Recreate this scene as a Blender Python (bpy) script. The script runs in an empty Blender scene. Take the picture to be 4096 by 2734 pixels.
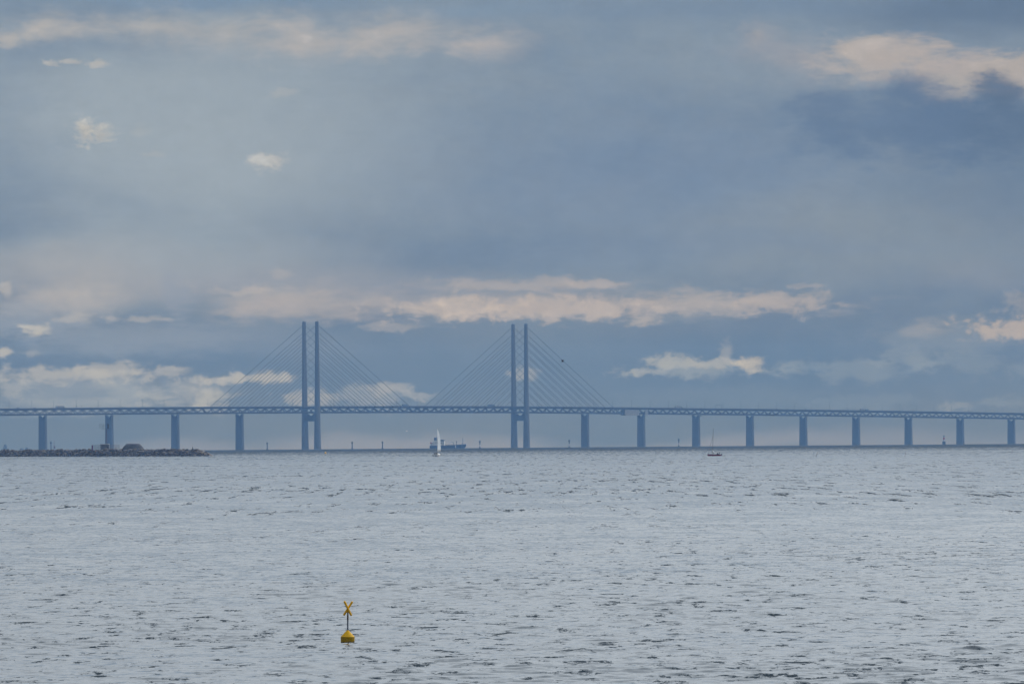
import bpy, bmesh, math, random
import numpy as np
from mathutils import Matrix, Vector

scene = bpy.context.scene
COL = scene.collection
RAD = math.radians
R_EARTH = 7.4e6            # effective earth radius (with refraction): the sea really curves away
CAM_H = 8.0                # eye height above the sea

# ------------------------------------------------------------------ camera
cd = bpy.data.cameras.new('camera')
cam = bpy.data.objects.new('camera', cd)
COL.objects.link(cam)
cd.sensor_width = 36.0
cd.lens = 250.0
cd.clip_start = 1.0
cd.clip_end = 60000.0
PITCH, ROLL = 0.7668, 0.444
cam.location = (0, 0, CAM_H)
cam.rotation_euler = (Matrix.Rotation(RAD(90 + PITCH), 3, 'X') @ Matrix.Rotation(RAD(-ROLL), 3, 'Z')).to_euler()
scene.camera = cam

# ------------------------------------------------------------------ render settings
scene.view_settings.view_transform = 'Standard'
scene.view_settings.look = 'None'
scene.view_settings.exposure = 0.0
scene.view_settings.gamma = 1.0
scene.view_settings.use_curve_mapping = False
scene.render.engine = 'CYCLES'
scene.cycles.use_denoising = True
scene.cycles.max_bounces = 6
scene.cycles.volume_bounces = 1
scene.cycles.diffuse_bounces = 2
scene.cycles.glossy_bounces = 2
scene.cycles.sample_clamp_indirect = 4.0

# ------------------------------------------------------------------ sun
SUN_AZ, SUN_EL = 48.0, 34.0          # degrees, azimuth clockwise from the view direction
sd = bpy.data.lights.new('sun', 'SUN')
sd.energy = 1.2
sd.angle = RAD(11)
sd.color = (1.0, 0.9, 0.78)
sun = bpy.data.objects.new('sun', sd)
COL.objects.link(sun)
sv = Vector((math.sin(RAD(SUN_AZ)) * math.cos(RAD(SUN_EL)), math.cos(RAD(SUN_AZ)) * math.cos(RAD(SUN_EL)), math.sin(RAD(SUN_EL))))
sun.rotation_euler = sv.to_track_quat('Z', 'Y').to_euler()
sun.location = (200, -50, 180)


# ------------------------------------------------------------------ node helpers
def lin(c):
    return tuple(((v / 255) / 12.92 if v / 255 <= 0.04045 else ((v / 255 + 0.055) / 1.055) ** 2.4) for v in c)


class NT:
    def __init__(s, tree):
        s.t = tree
        s.n = tree.nodes
        s.l = tree.links

    def new(s, kind, **kw):
        n = s.n.new(kind)
        for k, v in kw.items():
            setattr(n, k, v)
        return n

    def put(s, sock, v):
        if isinstance(v, bpy.types.NodeSocket):
            s.l.new(v, sock)
        else:
            sock.default_value = v

    def m(s, op, a, b=None, c=None, clamp=False):
        n = s.new('ShaderNodeMath', operation=op, use_clamp=clamp)
        for i, v in enumerate((a, b, c)):
            if v is not None:
                s.put(n.inputs[i], v)
        return n.outputs[0]

    def v(s, op, a, b=None, c=None):
        n = s.new('ShaderNodeVectorMath', operation=op)
        for i, v in enumerate((a, b, c)):
            if v is not None:
                s.put(n.inputs[i], v)
        return n.outputs['Value'] if op in ('LENGTH', 'DISTANCE', 'DOT_PRODUCT') else n.outputs[0]

    def rng(s, x, a, b, lo=0.0, hi=1.0, smooth=True):
        n = s.new('ShaderNodeMapRange', interpolation_type='SMOOTHSTEP' if smooth else 'LINEAR')
        s.put(n.inputs[0], x)
        for i, q in enumerate((a, b, lo, hi)):
            s.put(n.inputs[i + 1], q)
        return n.outputs[0]

    def mix(s, f, a, b):
        n = s.new('ShaderNodeMix', data_type='RGBA')
        s.put(n.inputs[0], f)
        for i, q in ((6, a), (7, b)):
            s.put(n.inputs[i], (*q, 1) if isinstance(q, tuple) and len(q) == 3 else q)
        return n.outputs[2]

    def noise(s, vec, scale, detail=6, rough=0.55, lac=2.0, dist=0.0):
        n = s.new('ShaderNodeTexNoise', noise_dimensions='3D')
        s.put(n.inputs['Vector'], vec)
        n.inputs['Scale'].default_value = scale
        n.inputs['Detail'].default_value = detail
        n.inputs['Roughness'].default_value = rough
        n.inputs['Lacunarity'].default_value = lac
        n.inputs['Distortion'].default_value = dist
        return n


# ------------------------------------------------------------------ sky
# cloud masses: (azimuth deg, elevation deg, half width, half height, kind, opacity, linear RGB)
CLOUDS = [
    (-2.638, 2.382, 3.161, 1.51, 'veil', 0.85, (0.3375, 0.3921, 0.4314)),
    (1.153, 2.036, 2.81, 0.913, 'veil', 0.4, (0.1668, 0.2386, 0.3673)),
    (3.081, 1.53, 1.826, 0.527, 'veil', 0.55, (0.2487, 0.2843, 0.3066)),
    (4.071, 2.33, 1.475, 1.159, 'veil', 0.55, (0.124, 0.1785, 0.2583)),
    (3.974, 3.419, 1.826, 0.316, 'veil', 0.75, (0.1019, 0.1558, 0.2399)),
    (1.691, 3.472, 2.459, 0.14, 'veil', 0.5, (0.1571, 0.2291, 0.3342)),
    (-2.453, 3.533, 1.616, 0.084, 'veil', 0.8, (0.1877, 0.2687, 0.3748)),
    (-0.065, 3.451, 0.913, 0.105, 'veil', 0.5, (0.2094, 0.2916, 0.3923)),
    (-3.242, 1.438, 3.161, 0.246, 'veil', 0.55, (0.3495, 0.374, 0.3901)),
    (1.149, 1.509, 3.512, 0.14, 'veil', 0.35, (0.1754, 0.2328, 0.3265)),
    (1.141, 0.491, 5.971, 0.457, 'veil', 0.55, (0.097, 0.1372, 0.1863)),
    (-3.825, 3.304, 0.527, 0.232, 'soft', 0.92, (0.5044, 0.4645, 0.4163)),
    (-2.841, 3.325, 1.335, 0.204, 'soft', 0.8, (0.4452, 0.4287, 0.404)),
    (-2.139, 3.221, 1.475, 0.211, 'soft', 0.35, (0.4452, 0.4286, 0.4035)),
    (-1.015, 3.254, 1.194, 0.267, 'soft', 0.95, (0.4684, 0.4345, 0.4037)),
    (-0.313, 3.172, 0.702, 0.211, 'soft', 0.78, (0.4803, 0.4345, 0.4033)),
    (-1.648, 3.14, 0.527, 0.232, 'soft', 0.55, (0.4685, 0.4344, 0.4031)),
    (-4.036, 3.201, 0.14, 0.105, 'bank', 0.6, (0.4803, 0.4464, 0.4034)),
    (-3.581, 3.046, 0.211, 0.039, 'puff', 0.6, (0.5047, 0.4769, 0.428)),
    (-3.353, 3.027, 0.14, 0.042, 'puff', 0.6, (0.5047, 0.4769, 0.428)),
    (-3.392, 2.475, 0.232, 0.126, 'puff', 0.85, (0.5433, 0.5225, 0.4663)),
    (-2.995, 2.49, 0.119, 0.063, 'puff', 0.22, (0.4453, 0.452, 0.4253)),
    (-1.943, 2.246, 0.169, 0.098, 'puff', 0.66, (0.5056, 0.49, 0.4514)),
    (-1.834, 2.783, 0.14, 0.039, 'puff', 0.38, (0.4338, 0.44, 0.4269)),
    (-2.884, 2.306, 0.148, 0.028, 'puff', 0.35, (0.4337, 0.4394, 0.4241)),
    (2.005, 3.217, 0.228, 0.14, 'soft', 0.65, (0.4007, 0.3668, 0.3553)),
    (2.39, 3.01, 0.562, 0.281, 'soft', 0.7, (0.3586, 0.3449, 0.3537)),
    (2.987, 3.023, 0.702, 0.246, 'bank', 0.85, (0.4452, 0.3995, 0.3657)),
    (2.777, 3.078, 0.421, 0.211, 'bank', 0.6, (0.4568, 0.411, 0.3721)),
    (3.584, 2.913, 0.773, 0.253, 'bank', 0.85, (0.4452, 0.3936, 0.3588)),
    (4.075, 2.857, 0.527, 0.263, 'bank', 0.85, (0.4568, 0.4049, 0.3583)),
    (2.74, 2.849, 0.386, 0.14, 'soft', 0.4, (0.3384, 0.3495, 0.3643)),
    (3.512, 2.773, 0.316, 0.183, 'bank', 0.75, (0.4005, 0.3764, 0.3515)),
    (2.145, 3.1, 0.667, 0.211, 'soft', 0.5, (0.329, 0.3296, 0.3544)),
    (3.196, 2.751, 0.334, 0.197, 'bank', 0.8, (0.1123, 0.1682, 0.2611)),
    (3.564, 2.597, 0.316, 0.14, 'puff', 0.8, (0.1086, 0.1627, 0.2531)),
    (3.933, 2.71, 0.334, 0.232, 'bank', 0.85, (0.0909, 0.139, 0.2145)),
    (2.563, 2.651, 0.334, 0.169, 'bank', 0.7, (0.126, 0.1824, 0.2755)),
    (3.404, 2.44, 1.3, 0.386, 'bank', 0.85, (0.1076, 0.1645, 0.2607)),
    (2.913, 2.55, 0.457, 0.211, 'bank', 0.5, (0.1375, 0.1973, 0.2905)),
    (3.966, 2.436, 0.597, 0.351, 'bank', 0.55, (0.0968, 0.146, 0.2235)),
    (-1.452, 1.249, 3.161, 0.211, 'veil', 0.42, (0.3591, 0.3466, 0.3521)),
    (-3.594, 1.3, 1.475, 0.246, 'veil', 0.45, (0.3984, 0.3846, 0.3623)),
    (-3.526, 1.124, 1.159, 0.225, 'soft', 0.88, (0.4456, 0.4151, 0.3701)),
    (-2.717, 1.153, 0.176, 0.281, 'bank', 0.5, (0.2526, 0.285, 0.3389)),
    (-1.805, 1.111, 1.054, 0.211, 'soft', 0.9, (0.4518, 0.4082, 0.361)),
    (-2.155, 1.201, 0.421, 0.049, 'bank', 0.5, (0.4959, 0.4429, 0.382)),
    (-1.873, 1.329, 0.14, 0.042, 'puff', 0.4, (0.4335, 0.4041, 0.3712)),
    (-0.856, 1.104, 0.281, 0.091, 'bank', 0.45, (0.2425, 0.266, 0.3113)),
    (0.023, 1.23, 1.229, 0.07, 'bank', 0.6, (0.4334, 0.3836, 0.3355)),
    (-0.084, 1.062, 3.161, 0.162, 'bank', 0.5, (0.3859, 0.342, 0.2996)),
    (1.075, 1.036, 1.826, 0.119, 'bank', 0.38, (0.4333, 0.3735, 0.3137)),
    (-1.453, 1.108, 1.826, 0.162, 'soft', 0.45, (0.4213, 0.3816, 0.3359)),
    (0.69, 1.239, 0.281, 0.049, 'bank', 0.5, (0.4829, 0.4162, 0.3517)),
    (-0.435, 1.048, 0.808, 0.126, 'puff', 0.7, (0.5099, 0.435, 0.3485)),
    (0.373, 1.031, 1.124, 0.119, 'puff', 0.72, (0.4968, 0.4208, 0.3387)),
    (0.969, 0.921, 0.246, 0.056, 'bank', 0.6, (0.5247, 0.4484, 0.3471)),
    (1.567, 1.05, 0.667, 0.148, 'bank', 0.62, (0.4333, 0.3871, 0.3317)),
    (2.129, 1.063, 0.562, 0.119, 'puff', 0.6, (0.4708, 0.4007, 0.3243)),
    (1.355, 0.928, 0.457, 0.056, 'bank', 0.35, (0.2767, 0.2867, 0.285)),
    (-0.998, 0.901, 0.299, 0.049, 'puff', 0.4, (0.4457, 0.3976, 0.3358)),
    (2.376, 1.201, 0.158, 0.028, 'puff', 0.4, (0.4215, 0.3705, 0.326)),
    (3.817, 1.243, 0.808, 0.211, 'veil', 0.35, (0.2633, 0.2768, 0.2983)),
    (-3.913, 0.969, 0.702, 0.176, 'bank', 0.62, (0.2876, 0.3135, 0.3423)),
    (-3.071, 0.84, 1.159, 0.211, 'bank', 0.45, (0.2744, 0.3004, 0.3288)),
    (-4.08, 1.206, 0.077, 0.091, 'puff', 0.55, (0.483, 0.4498, 0.3905)),
    (-3.527, 0.991, 0.211, 0.063, 'puff', 0.45, (0.471, 0.4416, 0.3709)),
    (-3.791, 0.891, 0.126, 0.06, 'puff', 0.7, (0.539, 0.5095, 0.4117)),
    (-3.035, 0.969, 0.316, 0.035, 'puff', 0.45, (0.4583, 0.4271, 0.3693)),
    (-2.194, 0.763, 1.335, 0.211, 'veil', 0.35, (0.2517, 0.2817, 0.3179)),
    (-3.88, 0.705, 0.105, 0.042, 'puff', 0.35, (0.446, 0.4307, 0.3535)),
    (-4.084, 0.707, 0.091, 0.049, 'puff', 0.7, (0.5281, 0.4956, 0.3872)),
    (-3.566, 0.404, 1.159, 0.211, 'bank', 0.42, (0.313, 0.3402, 0.3425)),
    (-2.969, 0.435, 1.686, 0.218, 'soft', 0.3, (0.313, 0.3402, 0.3315)),
    (-3.425, 0.519, 1.054, 0.091, 'bank', 0.22, (0.4329, 0.4229, 0.3535)),
    (-3.741, 0.522, 0.597, 0.084, 'puff', 0.58, (0.4726, 0.4466, 0.3535)),
    (-3.179, 0.574, 0.386, 0.084, 'puff', 0.55, (0.4726, 0.4466, 0.3535)),
    (-2.828, 0.55, 0.281, 0.063, 'puff', 0.5, (0.4592, 0.4386, 0.3535)),
    (-2.583, 0.362, 0.386, 0.158, 'puff', 0.42, (0.4329, 0.4229, 0.3535)),
    (-2.443, 0.336, 0.211, 0.091, 'puff', 0.5, (0.5281, 0.504, 0.3872)),
    (-2.969, 0.382, 0.421, 0.14, 'bank', 0.28, (0.395, 0.4073, 0.3647)),
    (-2.055, 0.495, 0.386, 0.07, 'puff', 0.75, (0.4999, 0.4709, 0.3647)),
    (-2.477, 0.491, 0.246, 0.042, 'puff', 0.45, (0.4592, 0.4386, 0.3535)),
    (-4.023, 0.426, 0.246, 0.105, 'puff', 0.4, (0.446, 0.4386, 0.3647)),
    (-3.602, 0.282, 0.913, 0.091, 'bank', 0.3, (0.395, 0.4073, 0.3647)),
    (-1.6, 0.329, 0.281, 0.091, 'puff', 0.55, (0.446, 0.4229, 0.3425)),
    (-1.143, 0.351, 0.421, 0.119, 'puff', 0.48, (0.3588, 0.3621, 0.3315)),
    (-1.037, 0.402, 0.211, 0.063, 'puff', 0.4, (0.4726, 0.4386, 0.3425)),
    (-0.739, 0.337, 0.193, 0.056, 'puff', 0.5, (0.395, 0.392, 0.3425)),
    (0.07, 0.513, 0.197, 0.063, 'puff', 0.5, (0.4329, 0.4151, 0.3315)),
    (1.493, 0.537, 0.685, 0.105, 'puff', 0.62, (0.302, 0.3259, 0.3098)),
    (1.353, 0.602, 0.281, 0.077, 'puff', 0.7, (0.395, 0.392, 0.3206)),
    (1.669, 0.585, 0.316, 0.07, 'puff', 0.7, (0.395, 0.3845, 0.3098)),
    (1.733, 0.655, 0.077, 0.112, 'puff', 0.42, (0.4201, 0.392, 0.2991)),
    (1.943, 0.583, 0.133, 0.091, 'puff', 0.8, (0.4999, 0.4466, 0.3098)),
    (1.071, 0.527, 0.211, 0.056, 'puff', 0.6, (0.395, 0.392, 0.3206)),
    (3.532, 0.789, 0.913, 0.158, 'bank', 0.4, (0.2527, 0.2709, 0.2628)),
    (3.989, 0.848, 0.457, 0.105, 'puff', 0.7, (0.5397, 0.4329, 0.2919)),
    (4.061, 1.03, 0.211, 0.119, 'puff', 0.35, (0.4333, 0.38, 0.3132)),
    (3.322, 0.843, 0.246, 0.084, 'bank', 0.35, (0.3842, 0.3403, 0.2726)),
    (2.863, 0.513, 0.667, 0.112, 'puff', 0.45, (0.2398, 0.2709, 0.2674)),
    (3.179, 0.598, 0.351, 0.119, 'puff', 0.35, (0.2497, 0.2709, 0.257)),
    (3.776, 0.558, 0.597, 0.14, 'puff', 0.38, (0.2301, 0.2577, 0.257)),
    (1.772, 0.328, 1.159, 0.105, 'bank', 0.18, (0.2205, 0.2577, 0.2674)),
    (2.79, 0.26, 0.562, 0.077, 'puff', 0.26, (0.2205, 0.2577, 0.2674)),
    (3.598, 0.226, 0.176, 0.049, 'puff', 0.42, (0.313, 0.3188, 0.2779)),
    (3.914, 0.241, 0.228, 0.063, 'puff', 0.36, (0.2701, 0.2911, 0.2674)),
    (-0.023, -0.111, 9.132, 0.148, 'veil', 0.65, (0.302, 0.2843, 0.257)),
]
world = bpy.data.worlds.new('World')
scene.world = world
world.use_nodes = True
world.node_tree.nodes.clear()
W = NT(world.node_tree)
tc = W.new('ShaderNodeTexCoord')
D = tc.outputs['Generated']
sep = W.new('ShaderNodeSeparateXYZ')
W.l.new(D, sep.inputs[0])
az = W.m('MULTIPLY', W.m('ARCTAN2', sep.outputs[0], sep.outputs[1]), 57.29578)
el = W.m('MULTIPLY', W.m('ARCSINE', sep.outputs[2]), 57.29578)
cmb = W.new('ShaderNodeCombineXYZ')
W.l.new(az, cmb.inputs[0])
W.l.new(el, cmb.inputs[1])
Q = cmb.outputs[0]                                   # angular position in degrees
DD = W.v('MULTIPLY', D, (57.3, 57.3, 57.3))          # same scale, seamless round the sky
n_soft = W.noise(W.v('MULTIPLY', DD, (0.55, 0.55, 1.5)), 1.0, 5, 0.5)
n_bank = W.noise(W.v('MULTIPLY', DD, (1.6, 1.6, 3.0)), 1.0, 9, 0.62, dist=0.35)
n_puff = W.noise(W.v('MULTIPLY', DD, (5.2, 5.2, 7.5)), 1.0, 9, 0.64, dist=0.3)
n_fine = W.noise(W.v('MULTIPLY', DD, (4.0, 4.0, 15.0)), 1.0, 8, 0.62)
# domain warp: wisps and ragged edges
warp = W.v('MULTIPLY', W.v('SUBTRACT', n_bank.outputs['Color'], (0.5, 0.5, 0.5)), (0.55, 0.22, 0.0))
warp2 = W.v('MULTIPLY', W.v('SUBTRACT', n_puff.outputs['Color'], (0.5, 0.5, 0.5)), (0.24, 0.12, 0.0))
Qv = W.v('ADD', Q, W.v('MULTIPLY', W.v('SUBTRACT', n_soft.outputs['Color'], (0.5, 0.5, 0.5)), (1.6, 0.5, 0.0)))
Qb = W.v('ADD', Q, W.v('ADD', warp, warp2))
Qp = W.v('ADD', Q, W.v('ADD', warp2, W.v('MULTIPLY', warp, (0.3, 0.3, 0.0))))
SPEC = {
    'veil': (Qv, W.m('MULTIPLY_ADD', n_soft.outputs[0], 0.5, 0.75), 0.9),
    'bank': (Qb, W.m('ADD', W.m('MULTIPLY_ADD', n_bank.outputs[0], 1.3, -0.12), W.m('MULTIPLY_ADD', n_fine.outputs[0], 1.1, 0.0)), 0.85),
    'soft': (Qb, W.m('ADD', W.m('MULTIPLY_ADD', n_bank.outputs[0], 1.5, -0.02), W.m('MULTIPLY_ADD', n_fine.outputs[0], 0.5, 0.0)), 1.25),
    'puff': (Qp, W.m('ADD', W.m('MULTIPLY_ADD', n_puff.outputs[0], 2.6, -0.80), W.m('MULTIPLY_ADD', n_fine.outputs[0], 1.1, 0.0)), 0.75),
}
# billows: lit towards the sun (up and to the right), shaded away from it
n_lit = W.noise(W.v('MULTIPLY_ADD', DD, (5.2, 5.2, 7.5), (0.16, 0.0, 0.42)), 1.0, 9, 0.64, dist=0.3)
n_lit2 = W.noise(W.v('MULTIPLY_ADD', DD, (1.6, 1.6, 3.0), (0.10, 0.0, 0.34)), 1.0, 9, 0.62, dist=0.35)
rel = W.m('ADD', W.m('MULTIPLY', W.m('SUBTRACT', n_puff.outputs[0], n_lit.outputs[0]), 0.55), W.m('MULTIPLY', W.m('SUBTRACT', n_bank.outputs[0], n_lit2.outputs[0]), 0.9))
sky = W.new('ShaderNodeTexSky', sky_type='NISHITA')
sky.sun_disc = False
sky.sun_elevation = RAD(SUN_EL)
sky.sun_rotation = RAD(SUN_AZ)
sky.air_density = 1.2
sky.dust_density = 2.0
sky_c = W.v('MULTIPLY', sky.outputs[0], (0.10, 0.10, 0.10))
# an overcast sheet covers most of the blue, thin and thick in broad patches


def by_height(stops):
    r_ = W.new('ShaderNodeValToRGB')
    W.l.new(W.m('MULTIPLY', el, 0.2, clamp=True), r_.inputs[0])
    e_ = r_.color_ramp.elements
    while len(e_) < len(stops):
        e_.new(0.5)
    for k_, (h_, c_) in enumerate(stops):
        e_[k_].position = h_ / 5.0
        e_[k_].color = (*c_, 1)
    return r_.outputs[0]


SHEET_THICK = [(0.1, (0.1041, 0.1318, 0.1382)), (0.6, (0.0767, 0.1104, 0.1477)), (1.2, (0.1139, 0.1685, 0.251)), (2.2, (0.1383, 0.2054, 0.3013)), (4.2, (0.1494, 0.2281, 0.3385))]
SHEET_THIN = [(0.1, (0.1263, 0.1483, 0.1382)), (0.6, (0.1113, 0.1427, 0.1668)), (1.2, (0.1585, 0.2119, 0.2729)), (2.2, (0.1859, 0.25, 0.3317)), (4.2, (0.2035, 0.2755, 0.3663))]
sheet = W.mix(W.rng(n_soft.outputs[0], 0.35, 0.68), by_height(SHEET_THICK), by_height(SHEET_THIN))
base = W.mix(W.rng(n_bank.outputs[0], 0.2, 0.8, 0.90, 0.97), sky_c, sheet)
# overhead the sheet is lit from above and brighter than near the horizon
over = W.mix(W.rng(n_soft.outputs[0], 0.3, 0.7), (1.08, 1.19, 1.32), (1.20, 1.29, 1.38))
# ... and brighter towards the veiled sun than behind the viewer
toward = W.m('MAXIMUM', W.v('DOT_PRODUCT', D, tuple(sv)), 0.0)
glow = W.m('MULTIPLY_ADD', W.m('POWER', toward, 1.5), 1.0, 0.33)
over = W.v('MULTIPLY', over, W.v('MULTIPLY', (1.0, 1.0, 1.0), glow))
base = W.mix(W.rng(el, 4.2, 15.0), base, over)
col = base
for (a, e, rx, ry, kind, op, rgb) in CLOUDS:
    q, thr, soft = SPEC[kind]
    ln = W.v('LENGTH', W.v('MULTIPLY_ADD', q, (1 / rx, 1 / ry, 0.0), (-a / rx, -e / ry, 0.0)))
    mask = W.rng(W.m('SUBTRACT', thr, ln), 0.0, soft, 0.0, op)
    col = W.mix(mask, col, rgb)
# fine streaky mottling everywhere
mot = W.m('ADD', W.m('MULTIPLY_ADD', n_fine.outputs[0], 0.08, 0.86), W.m('MULTIPLY', n_puff.outputs[0], 0.20))
col = W.v('MULTIPLY', col, W.v('MULTIPLY', (1.0, 1.0, 1.0), mot))
lum = W.v('DOT_PRODUCT', col, (0.6, 0.3, 0.1))
col = W.v('MULTIPLY', col, W.v('MULTIPLY', (1.0, 1.0, 1.0), W.m('MULTIPLY_ADD', rel, W.rng(lum, 0.39, 0.47), 1.0)))
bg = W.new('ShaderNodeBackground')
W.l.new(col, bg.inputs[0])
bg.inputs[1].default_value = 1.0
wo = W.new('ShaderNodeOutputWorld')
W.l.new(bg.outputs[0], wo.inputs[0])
world.cycles.sampling_method = 'MANUAL'
world.cycles.sample_map_resolution = 512


# ------------------------------------------------------------------ materials
def mat(name, rgb, rough=0.7, var=0.12, scale=1.0, metal=0.0, bump=0.0, spec=0.5, stretch=(1, 1, 1)):
    m = bpy.data.materials.get(name)
    if m:
        return m
    m = bpy.data.materials.new(name)
    m.use_nodes = True
    T = NT(m.node_tree)
    b = m.node_tree.nodes['Principled BSDF']
    o = T.new('ShaderNodeTexCoord').outputs['Object']
    n = T.noise(T.v('MULTIPLY', o, stretch), scale, 5, 0.6)
    dark = tuple(max(0, c * (1 - var)) for c in rgb)
    lite = tuple(min(1, c * (1 + var)) for c in rgb)
    T.l.new(T.mix(T.rng(n.outputs[0], 0.3, 0.7), dark, lite), b.inputs['Base Color'])
    b.inputs['Metallic'].default_value = metal
    b.inputs['Specular IOR Level'].default_value = spec
    T.l.new(T.m('MULTIPLY_ADD', n.outputs[0], 0.15, rough - 0.07), b.inputs['Roughness'])
    if bump:
        bn = T.new('ShaderNodeBump')
        bn.inputs['Strength'].default_value = 0.6
        bn.inputs['Distance'].default_value = bump
        T.l.new(n.outputs[0], bn.inputs['Height'])
        T.l.new(bn.outputs[0], b.inputs['Normal'])
    return m


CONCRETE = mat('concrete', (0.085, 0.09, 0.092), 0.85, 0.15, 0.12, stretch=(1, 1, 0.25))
STEEL = mat('dark_steel', (0.035, 0.04, 0.045), 0.7, 0.2, 0.2)
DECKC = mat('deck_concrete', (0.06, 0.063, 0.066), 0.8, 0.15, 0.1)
CABLE = mat('cable_sheath', (0.05, 0.052, 0.055), 0.5, 0.1, 0.1)
LAMPM = mat('galvanised', (0.10, 0.105, 0.11), 0.6, 0.1, 0.5, metal=0.3)
SHEET = mat('grey_sheeting', (0.27, 0.27, 0.27), 0.7, 0.12, 0.35)
WHITE = mat('white_paint', (0.75, 0.75, 0.73), 0.45, 0.06, 0.8)
SAIL = mat('sailcloth', (0.86, 0.86, 0.85), 0.65, 0.05, 0.7, stretch=(1, 1, 3))
sb_tree = NT(SAIL.node_tree)
sb_p = SAIL.node_tree.nodes['Principled BSDF']
sb_t = sb_tree.new('ShaderNodeBsdfTranslucent')
sb_t.inputs[0].default_value = (0.84, 0.88, 0.92, 1)
sb_m = sb_tree.new('ShaderNodeMixShader')
sb_m.inputs[0].default_value = 0.72
sb_tree.l.new(sb_p.outputs[0], sb_m.inputs[1])
sb_tree.l.new(sb_t.outputs[0], sb_m.inputs[2])
sb_tree.l.new(sb_m.outputs[0], SAIL.node_tree.nodes['Material Output'].inputs[0])
BLACK = mat('black_rubber', (0.02, 0.02, 0.022), 0.6, 0.2, 2.0)
GLASS = mat('dark_glass', (0.02, 0.025, 0.03), 0.12, 0.1, 1.0)
NAVY = mat('navy_hull_paint', (0.02, 0.045, 0.10), 0.5, 0.2, 0.3)
CREAM = mat('ship_white', (0.62, 0.64, 0.64), 0.6, 0.1, 0.4)
REDP = mat('red_paint', (0.38, 0.03, 0.025), 0.5, 0.15, 1.0)
DRED = mat('dark_red_hull', (0.28, 0.012, 0.018), 0.35, 0.12, 1.5)
ORANGE = mat('orange_plastic', (0.85, 0.30, 0.02), 0.5, 0.1, 3.0)
YEL_FAR = mat('yellow_plastic', (0.85, 0.50, 0.02), 0.5, 0.1, 2.0)
WOOD = mat('weathered_stake', (0.12, 0.07, 0.05), 0.85, 0.25, 3.0)
ALU = mat('aluminium', (0.30, 0.31, 0.33), 0.4, 0.1, 2.0, metal=0.7)
SKINM = mat('skin', (0.42, 0.24, 0.17), 0.6, 0.08, 6.0)


# ------------------------------------------------------------------ mesh helpers
class MB:
    """collects shapes, links them as one mesh object"""

    def __init__(s):
        s.v, s.f = [], []

    def add(s, vs, fs):
        o = len(s.v)
        s.v += [tuple(map(float, p)) for p in vs]
        s.f += [tuple(i + o for i in f) for f in fs]
        return s

    def box(s, c, d, M=None, taper=1.0):
        x, y, z = d[0] / 2, d[1] / 2, d[2] / 2
        t = taper
        vs = [Vector(p) for p in ((-x, -y, -z), (x, -y, -z), (x, y, -z), (-x, y, -z), (-x * t, -y * t, z), (x * t, -y * t, z), (x * t, y * t, z), (-x * t, y * t, z))]
        if M is not None:
            vs = [M @ p for p in vs]
        vs = [p + Vector(c) for p in vs]
        return s.add(vs, [(0, 3, 2, 1), (4, 5, 6, 7), (0, 1, 5, 4), (1, 2, 6, 5), (2, 3, 7, 6), (3, 0, 4, 7)])

    def tube(s, a, b, r0, r1=None, n=8):
        r1 = r0 if r1 is None else r1
        a, b = Vector(a), Vector(b)
        q = (b - a).to_track_quat('Z', 'Y')
        vs, fs = [], []
        for p, r in ((a, r0), (b, r1)):
            for k in range(n):
                t = 2 * math.pi * k / n
                vs.append(p + q @ Vector((r * math.cos(t), r * math.sin(t), 0)))
        for k in range(n):
            j = (k + 1) % n
            fs.append((k, j, n + j, n + k))
        fs += [tuple(range(n - 1, -1, -1)), tuple(range(n, 2 * n))]
        return s.add(vs, fs)

    def lathe(s, prof, n=16, c=(0, 0, 0)):
        vs, fs = [], []
        for r, z in prof:
            for k in range(n):
                t = 2 * math.pi * k / n
                vs.append((c[0] + r * math.cos(t), c[1] + r * math.sin(t), c[2] + z))
        for i in range(len(prof) - 1):
            for k in range(n):
                j = (k + 1) % n
                fs.append((i * n + k, i * n + j, (i + 1) * n + j, (i + 1) * n + k))
        fs += [tuple(range(n - 1, -1, -1)), tuple(range((len(prof) - 1) * n, len(prof) * n))]
        return s.add(vs, fs)

    def loft(s, rings, caps=True):
        n = len(rings[0])
        vs, fs = [], []
        for r in rings:
            vs += r
        for i in range(len(rings) - 1):
            for k in range(n):
                j = (k + 1) % n
                fs.append((i * n + k, i * n + j, (i + 1) * n + j, (i + 1) * n + k))
        if caps:
            fs += [tuple(range(n - 1, -1, -1)), tuple(range((len(rings) - 1) * n, len(rings) * n))]
        return s.add(vs, fs)

    def mesh(s, name, material, smooth=False):
        me = bpy.data.meshes.new(name)
        me.from_pydata(s.v, [], s.f)
        me.materials.append(material)
        bm = bmesh.new()
        bm.from_mesh(me)
        bmesh.ops.recalc_face_normals(bm, faces=bm.faces)
        bm.to_mesh(me)
        bm.free()
        if smooth:
            me.shade_smooth()
            me.set_sharp_from_angle(angle=RAD(38))
        return me

    def build(s, name, material, parent=None, smooth=False):
        return link(name, s.mesh(name, material, smooth), parent)


def link(name, me, parent=None):
    o = bpy.data.objects.new(name, me)
    COL.objects.link(o)
    if parent is not None:
        o.parent = parent
    return o


def tag(o, label=None, cat=None, group=None, kind=None):
    for k, v in (('label', label), ('category', cat), ('group', group), ('kind', kind)):
        if v:
            o[k] = v
    return o


def sea_z(x, y):
    return -(x * x + y * y) / (2 * R_EARTH)


def bearing(azd, dist):
    return Vector((dist * math.sin(RAD(azd)), dist * math.cos(RAD(azd)), 0))


def thing(name, label, cat, loc, rotz=0.0, group=None):
    o = bpy.data.objects.new(name, None)
    o.empty_display_size = 0.5
    COL.objects.link(o)
    o.location = loc
    o.rotation_euler = (0, 0, rotz)
    tag(o, label, cat, group)
    return o


def afloat(azd, dist, dz=0.0):
    p = bearing(azd, dist)
    return (p.x, p.y, sea_z(p.x, p.y) + dz)


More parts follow.
